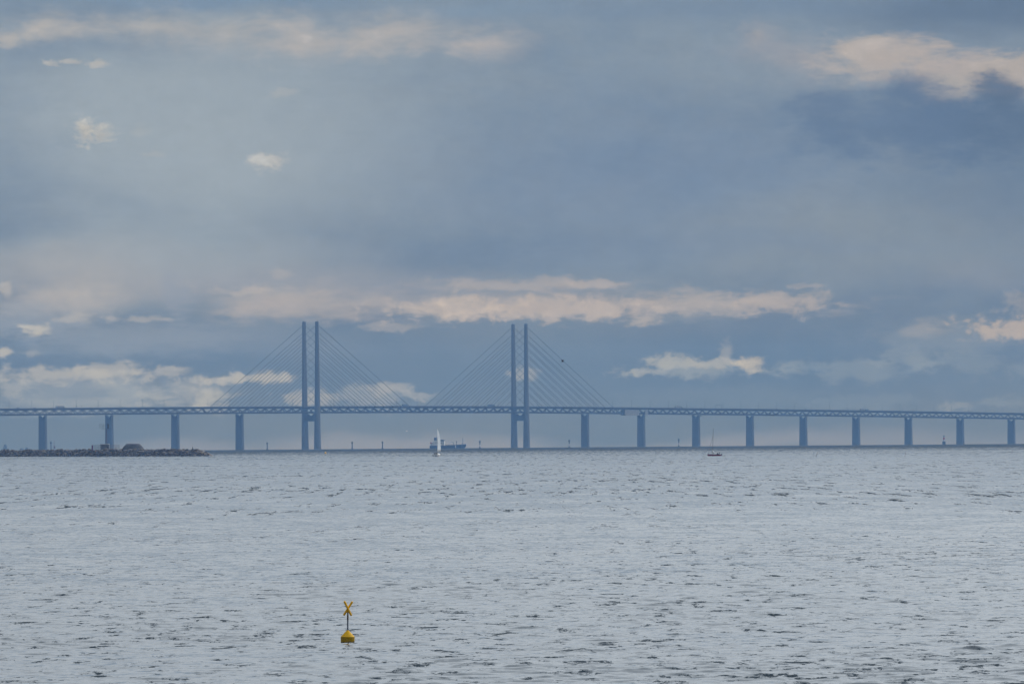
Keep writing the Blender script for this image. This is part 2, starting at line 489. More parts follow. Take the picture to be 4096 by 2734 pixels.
def copy_tree(o, parent=None):
    c = o.copy()
    COL.objects.link(c)
    c.parent = parent
    for ch in o.children:
        copy_tree(ch, c)
    return c


ORD = ['first', 'second', 'third', 'fourth', 'fifth', 'sixth', 'seventh', 'eighth', 'ninth', 'tenth', 'eleventh', 'twelfth', 'thirteenth',
       'fourteenth', 'fifteenth', 'sixteenth', 'seventeenth', 'eighteenth', 'nineteenth', 'twentieth']

# ------------------------------------------------------------------ the sea
rng = np.random.default_rng(11)


def wave_field(X, Y, step):
    """two trains of wind waves running towards the shore: short chop riding on longer waves.
    Waves too short for the local mesh are faded out there (the material's ripples go on)."""
    # gusts: patches of rougher and calmer water
    G = np.zeros_like(X)
    for L_ in (7, 11, 18, 30, 50, 90):
        for _ in range(2):
            t = rng.uniform(0, np.pi)
            G += np.sin(2 * np.pi / L_ * (X * np.cos(t) + Y * np.sin(t) * 0.7) + rng.uniform(0, 6.28))
    G = np.clip(1.0 + 0.10 * G, 0.55, 1.5)
    out = np.zeros_like(X)
    for lo, hi, n, height, spread, sharp in ((0.5, 2.6, 90, CHOP, 34, 0.8), (2.6, 15.0, 60, SWELL, 24, 0.5)):
        lam = np.exp(rng.uniform(np.log(lo), np.log(hi), n))
        ang = np.radians(-90 + rng.normal(4, spread, n))
        ph = rng.uniform(0, 2 * np.pi, n)
        amp = lam ** 0.9
        amp /= np.sqrt((amp ** 2).sum() / 2)
        Z = np.zeros_like(X)
        for i in range(n):
            k = 2 * np.pi / lam[i]
            w = np.clip((lam[i] / step - 2.0) / 1.6, 0, 1)
            Z += amp[i] * w * np.sin(k * (X * np.cos(ang[i]) + Y * np.sin(ang[i])) + ph[i])
        Z *= G
        # crests stand up, troughs stay flat: the few steep crests show a dark face
        out += height * (0.7 * Z + sharp * 0.6 * np.clip(Z - 0.4, 0, None) ** 1.4)
    return out


CHOP, SWELL = 0.014, 0.021
fine = np.arange(-4.6, 4.6001, 0.0225)
coarse_r = np.array([5.0, 5.6, 6.6, 8, 10, 13, 17, 23, 32, 45, 62, 85, 110, 140])
azs = np.radians(np.concatenate([-coarse_r[::-1], fine, coarse_r, [180.0]]))
rs = [2.0, 20.0, 60.0, 110.0, 150.0, 180.0, 200.0, 210.0]
r = 215.0
while r < 2600:
    rs.append(r)
    r *= 1.0005 if r < 400 else (1.0008 if r < 800 else 1.0011)
while r < 15200:
    rs.append(r)
    r *= 1.012
rs = np.array(rs)
na, nr = len(azs), len(rs)
AZ, RR = np.meshgrid(azs, rs)
X = RR * np.sin(AZ)
Y = RR * np.cos(AZ)
dr = np.gradient(rs)
daz = np.abs(np.gradient(azs))
step = np.maximum(dr[:, None] * np.ones((1, na)), RR * np.maximum(daz[None, :], 1e-6) * 0.8)
Z = -(X * X + Y * Y) / (2 * R_EARTH) + wave_field(X, Y, step)
co = np.stack([X, Y, Z], -1).reshape(-1, 3).astype(np.float32)
ii, jj = np.meshgrid(np.arange(nr - 1), np.arange(na), indexing='ij')
j2 = (jj + 1) % na
quads = np.stack([ii * na + jj, (ii + 1) * na + jj, (ii + 1) * na + j2, ii * na + j2], -1).reshape(-1, 4)[:, ::-1].astype(np.int32)
me = bpy.data.meshes.new('sea')
me.vertices.add(len(co))
me.vertices.foreach_set('co', co.ravel())
me.loops.add(quads.size)
me.loops.foreach_set('vertex_index', quads.ravel())
me.polygons.add(len(quads))
me.polygons.foreach_set('loop_start', np.arange(0, quads.size, 4, dtype=np.int32))
me.polygons.foreach_set('use_smooth', np.ones(len(quads), dtype=bool))
me.update(calc_edges=True)
sea = tag(link('sea', me), kind='structure')
FRONT_LO, FRONT_HI, BACK = 0.550, 0.612, 0.070
wm = bpy.data.materials.new('sea_water')
wm.use_nodes = True
T = NT(wm.node_tree)
b = wm.node_tree.nodes['Principled BSDF']
b.inputs['IOR'].default_value = 1.333
b.inputs['Roughness'].default_value = 0.10
o = T.new('ShaderNodeTexCoord').outputs['Object']
big = T.noise(T.v('MULTIPLY', o, (0.010, 0.004, 0.0)), 1.0, 4, 0.55)
T.l.new(T.mix(T.rng(big.outputs[0], 0.3, 0.7), (0.009, 0.028, 0.046), (0.013, 0.036, 0.056)), b.inputs['Base Color'])
# wavelets too small for the mesh: short dark fronts facing the shore, gentle backs between them
rip = T.noise(T.v('MULTIPLY', o, (0.66, 0.26, 0.0)), 1.0, 8, 0.83, dist=0.25)
rip2 = T.noise(T.v('MULTIPLY', o, (2.6, 0.9, 0.0)), 1.0, 4, 0.65)
gust = T.noise(T.v('MULTIPLY', o, (0.012, 0.006, 0.0)), 1.0, 4, 0.6)
ripf = T.noise(T.v('MULTIPLY', o, (0.40, 0.020, 0.0)), 1.0, 7, 0.78, dist=0.2)
ypos = T.new('ShaderNodeSeparateXYZ')
T.l.new(o, ypos.inputs[0])
out = T.rng(ypos.outputs[1], 380.0, 1000.0)
rmix = T.m('ADD', T.m('MULTIPLY', rip.outputs[0], T.m('SUBTRACT', 1.0, out)), T.m('MULTIPLY', ripf.outputs[0], out))
# a rougher, wind-darkened stretch lies out in the fairway
fair = T.rng(T.m('ADD', ypos.outputs[1], T.m('MULTIPLY_ADD', gust.outputs[0], 900.0, -450.0)), 2100.0, 7200.0, 0.0, 0.21)
front = T.rng(T.m('ADD', T.m('ADD', rmix, fair), T.m('MULTIPLY_ADD', gust.outputs[0], 0.18, -0.09)), FRONT_LO, FRONT_HI)
sep2 = T.new('ShaderNodeSeparateColor')
T.l.new(rip2.outputs['Color'], sep2.inputs[0])
tilt_x = T.m('MULTIPLY_ADD', sep2.outputs[0], 0.24, -0.12)
tilt_y = T.m('SUBTRACT', T.m('MULTIPLY_ADD', sep2.outputs[1], -0.20, 0.10 - BACK), T.m('MULTIPLY', front, 0.62))
tilt = T.new('ShaderNodeCombineXYZ')
T.l.new(tilt_x, tilt.inputs[0])
T.l.new(tilt_y, tilt.inputs[1])
nn = T.v('NORMALIZE', T.v('ADD', T.new('ShaderNodeNewGeometry').outputs['Normal'], tilt.outputs[0]))
T.l.new(nn, b.inputs['Normal'])
me.materials.append(wm)

# ------------------------------------------------------------------ the bridge
HEAD = RAD(46.982)
BX, BY = -323.8, 11357.3
BZ = sea_z(BX, BY)
bridge = thing('cable_stayed_bridge', 'hazy blue cable stayed bridge with four pylon legs and a trussed deck on piers', 'bridge', (BX, BY, BZ), HEAD)
cosH, sinH = math.cos(HEAD), math.sin(HEAD)


def drop(s):
    x, y = BX + s * cosH, BY + s * sinH
    return sea_z(x, y) - BZ


ZS = [-800, -581, -441, -301, -160, 0, 245, 490, 650, 791, 931, 1071, 1211, 1351, 1491, 1631, 1771, 1950]
ZB = [53.8, 55.1, 55.8, 56.4, 56.9, 57.2, 57.4, 56.7, 55.4, 54.3, 53.0, 51.8, 50.4, 49.0, 47.4, 45.7, 44.0, 41.7]


def zb(s):
    """underside of the truss above the bridge's own origin"""
    return float(np.interp(s, ZS, ZB)) + drop(s)


S0, S1 = -760.0, 1900.0
P1, P2 = 3.0, 493.0
NODES = [S0 + 20 * i for i in range(int((S1 - S0) / 20) + 1)]


def sweep(name, prof, material):
    """a profile (y, z above the truss underside) carried along the whole bridge"""
    m = MB()
    m.loft([[(s, y, zb(s) + z) for y, z in prof] for s in NODES])
    return m.build(name, material, bridge)


def rect(y0, y1, z0, z1):
    return [(y0, z0), (y1, z0), (y1, z1), (y0, z1)]


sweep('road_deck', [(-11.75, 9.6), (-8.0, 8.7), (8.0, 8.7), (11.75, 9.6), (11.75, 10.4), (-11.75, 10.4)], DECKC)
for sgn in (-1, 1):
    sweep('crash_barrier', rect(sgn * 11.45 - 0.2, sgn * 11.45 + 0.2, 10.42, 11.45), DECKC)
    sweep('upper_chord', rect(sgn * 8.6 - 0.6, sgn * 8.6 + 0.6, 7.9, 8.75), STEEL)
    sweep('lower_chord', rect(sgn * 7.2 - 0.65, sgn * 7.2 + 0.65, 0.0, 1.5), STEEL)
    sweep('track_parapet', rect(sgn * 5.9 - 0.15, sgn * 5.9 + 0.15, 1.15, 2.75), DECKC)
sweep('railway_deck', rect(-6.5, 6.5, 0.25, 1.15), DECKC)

unit = MB().box((0, 0, 0.5), (1, 1, 1)).mesh('truss_diagonal', STEEL)


def diag_list():
    out = []
    for lo, hi, fn in ((S0, P1 - 233, None), (P1 - 233, P1, -1), (P1, (P1 + P2) / 2, 1), ((P1 + P2) / 2, P2, -1), (P2, P2 + 233, 1), (P2 + 233, S1, None)):
        if fn is None:
            s = lo
            while s + 20 <= hi + 1:
                out += [(s, s + 10), (s + 20, s + 10)]        # bottom -> top
                s += 20
        else:
            base_, k = (P1 if (lo == P1 or hi == P1) else P2), 0
            out += [(base_ + fn * 3, base_ + fn * 13)]
            while True:
                t = 13 + 20 * k
                if t + 20 > abs(hi - lo) + 8:
                    break
                out += [(base_ + fn * (t + 13.5), base_ + fn * t), (base_ + fn * (t + 13.5), base_ + fn * (t + 20))]
                k += 1
    return out


DIAG = diag_list()


def member(a, b, w):
    d = b - a
    q = d.to_track_quat('Z', 'X')
    return Matrix.Translation(a) @ q.to_matrix().to_4x4() @ Matrix.Diagonal((w, w, d.length, 1))


count = 0
far = MB()
for side in (-1, 1):
    for sb_, st_ in DIAG:
        a = Vector((sb_, side * 7.2, zb(sb_) + 1.3))
        t = Vector((st_, side * 8.6, zb(st_) + 8.1))
        M = member(a, t, 1.1)
        if side == -1 or (count < 298 and -60 < sb_ < 560):
            if count < 299:
                o = link('truss_diagonal', unit, bridge)
                o.matrix_local = M
                count += 1
                continue
        far.box((0, 0, 0.5), (1, 1, 1))
        far.v[-8:] = [tuple(M @ Vector(p)) for p in far.v[-8:]]
tag(far.build('truss_web', STEEL, bridge), kind='stuff')

# piers: tapered shafts with a V cut between the two bearing heads
PIERS = [-584, -442.7, -299.9, -158, 651.2, 790.8, 929.7, 1068.2, 1207.9, 1348.3, 1489.8, 1632.3, 1775.3, -724]
for s in PIERS:
    top = zb(s) - 0.25
    ring = []

    def sec(z, l, w):
        return [(s - l / 2, -w / 2 + 0.8, z), (s - l / 2 + 0.8, -w / 2, z), (s + l / 2 - 0.8, -w / 2, z), (s + l / 2, -w / 2 + 0.8, z),
                (s + l / 2, w / 2 - 0.8, z), (s + l / 2 - 0.8, w / 2, z), (s - l / 2 + 0.8, w / 2, z), (s - l / 2, w / 2 - 0.8, z)]
    m = MB()
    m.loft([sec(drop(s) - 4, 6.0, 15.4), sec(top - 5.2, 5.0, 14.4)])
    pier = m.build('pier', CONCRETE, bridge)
    h = MB()
    for sg in (-1, 1):
        prof = [(sg * 7.2, top - 5.2), (sg * 7.3, top), (sg * 5.7, top), (sg * 0.05, top - 5.15)]
        a_ = [(s - 1.9, y, z) for y, z in prof]
        b_ = [(s + 1.9, y, z) for y, z in prof]
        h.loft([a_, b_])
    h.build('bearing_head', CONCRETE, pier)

# pylons
for P in (P1, P2):
    g = drop(P)
    for sg in (-1, 1):
        rings = []
        for z, l, w in ((-4, 11.2, 7.4), (60, 9.0, 5.9), (130, 7.2, 4.7), (203.5, 5.6, 3.6)):
            ch = w * 0.28
            yc = sg * 15.0
            # five-sided leg: blunt point on the outer face
            rings.append([(P - l / 2, yc - sg * w / 2, z + g), (P + l / 2, yc - sg * w / 2, z + g), (P + l / 2, yc + sg * (w / 2 - ch), z + g),
                          (P + l * 0.18, yc + sg * w / 2, z + g), (P - l * 0.18, yc + sg * w / 2, z + g), (P - l / 2, yc + sg * (w / 2 - ch), z + g)])
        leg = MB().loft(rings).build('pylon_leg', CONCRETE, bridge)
        MB().tube((P, sg * 15, 203.5 + g), (P, sg * 15, 205.6 + g), 0.5, 0.35).build('warning_light', LAMPM, leg)
    zt = zb(P)
    m = MB()
    m.loft([[(P - 4, y, zt + z) for y, z in ((-12.5, -12.6), (12.5, -12.6), (12.5, -0.5), (9.5, -0.5), (5.5, -3.6), (-5.5, -3.6), (-9.5, -0.5), (-12.5, -0.5))],
            [(P + 4, y, zt + z) for y, z in ((-12.5, -12.6), (12.5, -12.6), (12.5, -0.5), (9.5, -0.5), (5.5, -3.6), (-5.5, -3.6), (-9.5, -0.5), (-12.5, -0.5))]])
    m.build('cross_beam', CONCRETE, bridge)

# stay cables: a harp of ten on each side of every leg, twin strands, and the outriggers they pull on
outr = MB().loft([[(-0.5, 0, 0), (0.5, 0, 0), (0.5, 0, 1.2), (-0.5, 0, 1.2)], [(-0.5, 4.2, 0.9), (0.5, 4.2, 0.9), (0.5, 4.2, 1.3), (-0.5, 4.2, 1.3)]]).mesh('outrigger', STEEL)
strand = MB().tube((0, 0, 0), (0, 0, 1), 1.0, n=6).mesh('stay_cable', CABLE)
twin = MB().tube((0.33, 0, 0), (0.33, 0, 1), 0.19, n=6).tube((-0.33, 0, 0), (-0.33, 0, 1), 0.19, n=6).mesh('stay_cable', CABLE)
for P in (P1, P2):
    for sg in (-1, 1):
        for dr_ in (-1, 1):
            for k in range(10):
                u = 33 + 20 * k
                foot = Vector((P + dr_ * u, sg * 15.0, zb(P + dr_ * u) + 10.1))
                head = Vector((P + dr_ * 2.2, sg * 15.0, drop(P) + 89.0 + 12.1 * k))
                d = head - foot
                q = d.to_track_quat('Z', 'Y')
                up = (Vector((0, 0, 1)) - d.normalized() * d.normalized().z).normalized()
                zx = d.normalized()
                yy = zx.cross(up)
                Rm = Matrix((up, yy, zx)).transposed().to_4x4()
                o = link('stay_cable', twin, bridge)
                o.matrix_local = Matrix.Translation(foot) @ Rm @ Matrix.Diagonal((1, 1, d.length, 1))
                o = link('outrigger', outr, bridge)
                o.matrix_local = Matrix.Translation((P + dr_ * u, sg * 11.2, zb(P + dr_ * u) + 9.0)) @ (Matrix.Rotation(math.pi, 4, 'Z') if sg < 0 else Matrix.Identity(4))


def on_bridge(s, y, z):
    """world position of a point s along, y across (negative = this side), z above the truss underside"""
    p = Vector((BX + s * cosH - y * sinH, BY + s * sinH + y * cosH, BZ + zb(s) + z))
    return p


# ------------------------------------------------------------------ lamp posts on the bridge
LAMPS = [-654, -607, -561, -513, -466, -419, -371, -324, -276, -228, -180, -133, -86, -39, 55, 103, 151, 200, 248, 296, 344, 392, 440,
         534, 581, 628, 673, 720, 767, 814, 860, 906, 952, 999, 1045, 1091, 1138, 1185, 1231, 1278, 1325, 1372, 1419, 1466, 1513, 1560,
         1608, 1656, 1704, 1752, 1800]
lamp0 = None
pole_me = MB().tube((0, 0, 0), (0, 0, 12.6), 0.26, 0.17, 6).mesh('pole', LAMPM)
arm_me = MB().tube((0, -1.8, 12.3), (0, 1.8, 12.3), 0.09, n=5).box((0, -1.9, 12.3), (0.4, 0.9, 0.2)).box((0, 1.9, 12.3), (0.4, 0.9, 0.2)).mesh('lamp_head', LAMPM)
for i, s in enumerate(LAMPS):
    if s < 0:
        where = ORD[i] + ' from the left picture edge'
    elif s < 490:
        where = ORD[i - 14] + ' after the left pylon'
    elif i < 23 + 14:
        where = ORD[i - 23] + ' after the right pylon'
    else:
        where = ORD[len(LAMPS) - 1 - i] + ' from the right picture edge'
    t = thing('lamp_post', 'slender lamp post on the bridge deck, ' + where, 'lamp post', on_bridge(s, 0, 10.4), HEAD, 'lamp posts along the bridge')
    link('pole', pole_me, t)
    link('lamp_head', arm_me, t)

# ------------------------------------------------------------------ traffic on the bridge
wheel_me = MB().tube((0, -0.13, 0), (0, 0.13, 0), 0.5, n=12).mesh('wheel', BLACK)
cwheel_me = MB().tube((0, -0.1, 0), (0, 0.1, 0), 0.33, n=12).mesh('wheel', BLACK)


def truck(s, L, H, label, m_box, m_cab, lane=-6.0, rev=False):
    t = thing('truck', label, 'truck', on_bridge(s, lane, 10.4), HEAD + (math.pi if rev else 0), 'trucks on the bridge')
    bx = MB().loft([[(-L / 2, -1.25, 1.15), (-L / 2, 1.25, 1.15), (-L / 2, 1.25, H), (-L / 2, -1.25, H)],
                    [(L / 2 - 2.6, -1.25, 1.15), (L / 2 - 2.6, 1.25, 1.15), (L / 2 - 2.6, 1.25, H), (L / 2 - 2.6, -1.25, H)]])
    bx.build('cargo_box', m_box, t)
    c = MB()
    prof = [(L / 2 - 2.3, 0.5), (L / 2, 0.5), (L / 2, 1.6), (L / 2 - 0.25, min(3.0, H - .3)), (L / 2 - 0.7, H - 0.25), (L / 2 - 2.3, H - 0.1)]
    c.loft([[(x, -1.2, z) for x, z in prof], [(x, 1.2, z) for x, z in prof]])
    cab = c.build('cab', m_cab, t)
    MB().box((L / 2 - 0.1, 0, min(2.3, H - 1)), (0.12, 2.1, 0.8)).build('windscreen', GLASS, cab)
    MB().box((0, 0, 0.95), (L - 0.6, 1.0, 0.3)).build('chassis', BLACK, t)
    for x in (-L / 2 + 1.2, -L / 2 + 2.6, L / 2 - 1.3):
        for y in (-1.05, 1.05):
            link('wheel', wheel_me, t).location = (x, y, 0.5)
    return t


TRK = mat('truck_box_grey', (0.20, 0.22, 0.24), 0.6, 0.1, 0.4)
TRK2 = mat('truck_box_blue', (0.08, 0.13, 0.19), 0.6, 0.1, 0.4)
CABM = mat('cab_paint', (0.10, 0.13, 0.16), 0.5, 0.1, 0.6)
truck(-553, 17.0, 4.0, 'large box truck near the left end of the bridge deck', TRK, CABM)
truck(213, 11.5, 4.0, 'short boxy truck just left of mid span between the pylons', TRK2, CABM)
truck(417, 15.5, 4.0, 'long truck on the deck close left of the right pylon', TRK2, CABM)
truck(878, 16.0, 4.0, 'box truck on the deck just right of the grey enclosure', TRK, CABM)
t = truck(1357, 8.5, 3.9, 'small truck with a gap behind its cab, farthest right on the bridge', TRK, CABM)
truck(1371, 7.5, 3.2, 'low truck trailing just right of the rightmost box truck', TRK2, CABM)

car_body = MB()
cp = [(-2.2, 0.35), (2.2, 0.35), (2.25, 0.75), (1.2, 0.98), (-2.0, 1.0), (-2.25, 0.85)]
car_body.loft([[(x, -0.88, z) for x, z in cp], [(x, 0.88, z) for x, z in cp]])
cabp = [(-1.75, 0.98), (1.0, 0.98), (0.3, 1.48), (-1.2, 1.52)]
cabn = MB().loft([[(x, -0.8 if z < 1 else -0.62, z) for x, z in cabp], [(x, 0.8 if z < 1 else 0.62, z) for x, z in cabp]]).mesh('cabin', GLASS)
CARP = mat('dark_car_paint', (0.05, 0.06, 0.08), 0.35, 0.1, 1.0)
car_me = car_body.mesh('body', CARP)
CARS = [(-641, 'dark car nearest the left edge of the bridge', 2.1), (-606, 'dark car left of the big truck, second from the left edge', 1.6), (-488, 'dark car first right of the big left truck', 1.0),
        (-420, 'dark car just right of the second pier from the left', 1.0), (-188, 'dark car on the deck left of the left pylon', 1.3), (70, 'dark car just right of the left pylon', 1.2),
        (228, 'dark car close behind the truck near mid span', 1.0), (274, 'dark car right of mid span', 1.0), (532, 'dark car just right of the right pylon', 1.2),
        (607, 'dark car before the first pier right of the right pylon', 1.0), (807, 'dark car just right of the pier beside the grey enclosure', 1.0), (937, 'dark car left of the sign gantry', 1.0),
        (1132, 'dark car midway between fourth and fifth piers right of the right pylon', 1.3), (1160, 'dark car just left of the fifth pier right of the right pylon', 1.0), (1208, 'dark car above the fifth pier right of the right pylon', 1.2),
        (1560, 'dark car nearest the right edge of the bridge', 1.0)]
for s, label, hs in CARS:
    t = thing('car', label, 'car', on_bridge(s, -6.0, 10.4), HEAD, 'cars on the bridge')
    t.scale = (1.0 + 0.25 * (hs - 1), 1, 1.0 + 0.45 * (hs - 1))
    link('body', car_me, t)
    link('cabin', cabn, t)
    for x in (-1.4, 1.4):
        for y in (-0.8, 0.8):
            link('wheel', cwheel_me, t).location = (x, y, 0.33)

# sign gantry and small roadside signs
t = thing('sign_gantry', 'thin goalpost shaped sign gantry standing over the bridge road', 'gantry', on_bridge(983, -4.5, 10.4), HEAD)
for y in (-6.6, 6.6):
    MB().tube((0, y, 0), (0, y, 7.2), 0.24, n=6).build('post', STEEL, t)
MB().box((0, 0, 7.15), (0.4, 13.4, 0.35)).build('beam', STEEL, t)
for s, lab in ((-515, 'small sign post on the deck right of the big left truck'), (-504, 'taller small sign post, second right of the big left truck'),
               (1470, 'small dark sign post near the right end of the bridge'), (1499, 'small dark sign post farthest right on the bridge')):
    t = thing('road_sign', lab, 'road sign', on_bridge(s, -3, 10.4), HEAD, 'small signs on the bridge')
    MB().tube((0, 0, 0), (0, 0, 3.2), 0.09, n=6).build('post', LAMPM, t)
    MB().box((0, 0, 3.5), (0.15, 1.3, 1.3)).build('sign_plate', STEEL, t)

# sheeted work enclosure on the truss
t = thing('work_enclosure', 'pale grey sheeted work enclosure hung on the truss beside a pier', 'enclosure', on_bridge(757, -9.6, 0), HEAD)
dz1 = zb(757 + 17) - zb(757)
for k in range(5):
    x = -17.5 + 7 * k + 3.5
    MB().box((x, -0.6, 2.85), (6.9, 0.25, 9.3)).build('sheet_panel', SHEET, t)
MB().box((0, 3.5, -1.75), (36, 8.5, 0.3)).build('floor', SHEET, t)
MB().box((-17.7, 3.2, 2.85), (0.25, 7.4, 9.3)).build('end_panel', SHEET, t)
MB().box((17.7, 3.2, 2.85), (0.25, 7.4, 9.3)).build('end_panel', SHEET, t)
MB().box((-19.8, 2.0, -1.0), (4.0, 7.5, 1.6)).build('walkway', STEEL, t)
t = thing('access_tower', 'narrow pale grey scaffold panel on the truss right of the enclosure', 'scaffold', on_bridge(793.5, -9.6, 0), HEAD)
MB().box((0, 0, 4.2), (6.5, 0.5, 8.4)).build('sheet_panel', SHEET, t)
MB().box((1.5, 0.6, -0.9), (10.5, 2.2, 1.8)).build('platform', SHEET, t)
t = thing('pier_platform', 'small railed platform jutting from the pier right of the enclosure', 'platform', on_bridge(929.7, 0, -2.4), HEAD)
MB().box((0, 0, 0), (8.5, 18.5, 0.35)).build('floor', STEEL, t)
MB().box((0, -9.1, 0.7), (8.5, 0.1, 0.9)).build('railing', STEEL, t)

# ------------------------------------------------------------------ fairway beacons
HEADM = mat('beacon_head', (0.05, 0.07, 0.08), 0.6, 0.1, 1.0)
MID = mat('beacon_pale_paint', (0.5, 0.5, 0.5), 0.6, 0.1, 1.0)


def beacon(azd, dist, H, label, band=0):
    t = thing('beacon_post', label, 'beacon', afloat(azd, dist), 0, 'beacon posts along the fairway')
    MB().lathe([(1.3, -2), (1.3, 1.2), (0.9, 1.3), (0.9, 1.6)], 12).build('base', HEADM, t)
    MB().lathe([(0.85, 1.6), (0.75, H * 0.45)], 12).build('lower_shaft', MID if band else HEADM, t)
    MB().lathe([(0.75, H * 0.45), (0.7, H * 0.72)], 12).build('upper_shaft', HEADM, t)
    h = MB().lathe([(0.7, H * 0.72), (1.45, H * 0.76), (1.5, H * 0.88), (1.0, H * 0.9)], 12).build('gallery', HEADM, t)
    MB().lathe([(0.75, H * 0.9), (0.75, H * 0.97), (0.2, H)], 10).build('lantern', HEADM, h)
    return t


beacon(-3.715, 10300, 15.0, 'stout beacon post rising behind the breakwater beside the leftmost pier')
beacon(-1.9779, 10500, 11.2, 'slim beacon post left of the left pylon')
beacon(-1.2938, 10500, 11.2, 'slim beacon post nearest right of the left pylon')
beacon(-1.05, 10500, 11.2, 'slim beacon post midway between left pylon and white sail')
beacon(-0.2654, 10500, 11.4, 'slim beacon post just right of the tanker bow', 1)
beacon(0.4547, 10500, 11.4, 'slim beacon post left of first pier right of the right pylon', 1)
beacon(1.3366, 10500, 12.0, 'slim pale beacon post between two piers left of the red boat', 1)

DULL = mat('dull_red_paint', (0.13, 0.05, 0.05), 0.7, 0.15, 1.0)
t = thing('lattice_beacon', 'faint reddish lattice beacon behind the breakwater, left of the hut', 'beacon', afloat(-3.69, 9800))
for k in range(3):
    a0 = k * 2.094
    MB().tube((1.6 * math.cos(a0), 1.6 * math.sin(a0), -1), (0.12 * math.cos(a0), 0.12 * math.sin(a0), 15.5), 0.14, 0.1, 5).build('leg', DULL, t)
MB().box((0.6, 0, 5.5), (1.6, 1.2, 3.4)).build('equipment_box', DULL, t)

t = thing('lighthouse', 'small red and white lighthouse on a dark round base near the right edge', 'lighthouse', afloat(3.4697, 10900))
MB().lathe([(2.6, -3), (2.6, 4.0), (2.8, 4.1), (2.8, 4.5)], 16).build('base', mat('dark_stone', (0.05, 0.055, 0.06), 0.8, 0.2, 0.6), t, True)
MB().lathe([(1.7, 4.5), (1.6, 7.6)], 14).build('lower_tower', MID, t, True)
MB().lathe([(1.6, 7.6), (1.5, 10.4)], 14).build('red_band', REDP, t, True)
MB().lathe([(1.5, 10.4), (1.45, 11.4), (1.9, 11.5), (1.9, 11.9)], 14).build('gallery', MID, t, True)
MB().lathe([(0.9, 11.9), (0.9, 13.2), (1.1, 13.3), (0.1, 14.4)], 10).build('lantern', HEADM, t, True)

# ------------------------------------------------------------------ far silhouettes beyond the horizon
FARM = mat('far_masonry', (0.10, 0.11, 0.12), 0.8, 0.15, 0.2)
t = thing('far_tower', 'faint stepped tower on the horizon at the left edge', 'tower', afloat(-4.0836, 13300), 0.3)
MB().box((0, 0, 2.5), (15, 8, 7), taper=0.8).build('base', FARM, t)
MB().box((0.2, 0, 8.0), (6.2, 5, 4.5), taper=0.85).build('lower_storey', FARM, t)
MB().box((0.2, 0, 11.6), (4.6, 4, 3.2), taper=0.8).build('upper_storey', FARM, t)
MB().tube((0.2, 0, 13), (0.2, 0, 18), 0.4, 0.2, 6).build('spire', FARM, t)
t = thing('far_dome', 'faint rounded silhouette on the horizon left of the leftmost pier', 'building', afloat(-3.9063, 13300))
MB().lathe([(4.0, -2), (4.0, 5.0), (3.5, 6.8), (2.2, 8.2), (0.3, 8.8)], 18).build('dome', FARM, t, True)
MB().box((0, 0, 1.8), (12, 6, 4)).build('base', FARM, t)
t = thing('far_house', 'tiny faint bump on the horizon between tower and dome', 'building', afloat(-3.9507, 13300))
MB().box((0, 0, 2.6), (7, 5, 5.5)).build('wall', FARM, t)
MB().loft([[(-3.5, -2.5, 5.3), (-3.5, 2.5, 5.3), (-3.5, 0, 7.0)], [(3.5, -2.5, 5.3), (3.5, 2.5, 5.3), (3.5, 0, 7.0)]]).build('roof', FARM, t)

# ------------------------------------------------------------------ people
def person_material(name, jacket, legs):
    m = bpy.data.materials.new(name)
    m.use_nodes = True
    T = NT(m.node_tree)
    b = m.node_tree.nodes['Principled BSDF']
    sp = T.new('ShaderNodeSeparateXYZ')
    T.l.new(T.new('ShaderNodeTexCoord').outputs['Generated'], sp.inputs[0])
    r = T.new('ShaderNodeValToRGB')
    r.color_ramp.interpolation = 'CONSTANT'
    e = r.color_ramp.elements
    e[0].position, e[0].color = 0.0, (*legs, 1)
    e[1].position, e[1].color = 0.5, (*jacket, 1)
    q = e.new(0.87)
    q.color = (0.35, 0.2, 0.14, 1)
    q = e.new(0.95)
    q.color = (0.03, 0.02, 0.015, 1)
    T.l.new(sp.outputs[2], r.inputs[0])
    T.l.new(r.outputs[0], b.inputs['Base Color'])
    b.inputs['Roughness'].default_value = 0.8
    return m


STAND = {'pel': (0, 0, .95), 'chest': (0, .02, 1.35), 'neck': (0, .02, 1.50), 'hd': (0, -.02, 1.62), 'tp': (0, -.02, 1.74),
         'sl': (-.19, .02, 1.42), 'el': (-.25, .0, 1.15), 'hl': (-.2, -.16, .95), 'sr': (.19, .02, 1.42), 'er': (.25, 0, 1.15), 'hr': (.2, -.16, .95),
         'pl': (-.1, 0, .9), 'kl': (-.12, -.02, .5), 'al': (-.12, .02, .08), 'tl': (-.13, -.16, .04),
         'pr': (.1, 0, .9), 'kr': (.12, -.02, .5), 'ar': (.12, .02, .08), 'tr': (.13, -.16, .04)}
SIT = dict(STAND)
for k_ in ('pel', 'chest', 'neck', 'hd', 'tp', 'sl', 'sr', 'el', 'er', 'pl', 'pr'):
    x_, y_, z_ = STAND[k_]
    SIT[k_] = (x_, y_, z_ - .5)
SIT.update({'hl': (-.18, -.3, .62), 'hr': (.18, -.3, .62), 'kl': (-.14, -.42, .45), 'kr': (.14, -.42, .45), 'al': (-.14, -.42, .06), 'ar': (.14, -.42, .06),
            'tl': (-.14, -.58, .04), 'tr': (.14, -.58, .04)})
FISH = dict(STAND)
FISH.update({'hl': (-.1, -.38, 1.15), 'hr': (.1, -.38, 1.12), 'el': (-.24, -.1, 1.15), 'er': (.24, -.1, 1.15)})
RADII = {'pel': .16, 'chest': .18, 'neck': .065, 'hd': .10, 'tp': .075, 'sl': .085, 'sr': .085, 'el': .06, 'er': .06, 'hl': .045, 'hr': .045, 'pl': .11, 'pr': .11,
         'kl': .075, 'kr': .075, 'al': .055, 'ar': .055, 'tl': .045, 'tr': .045}
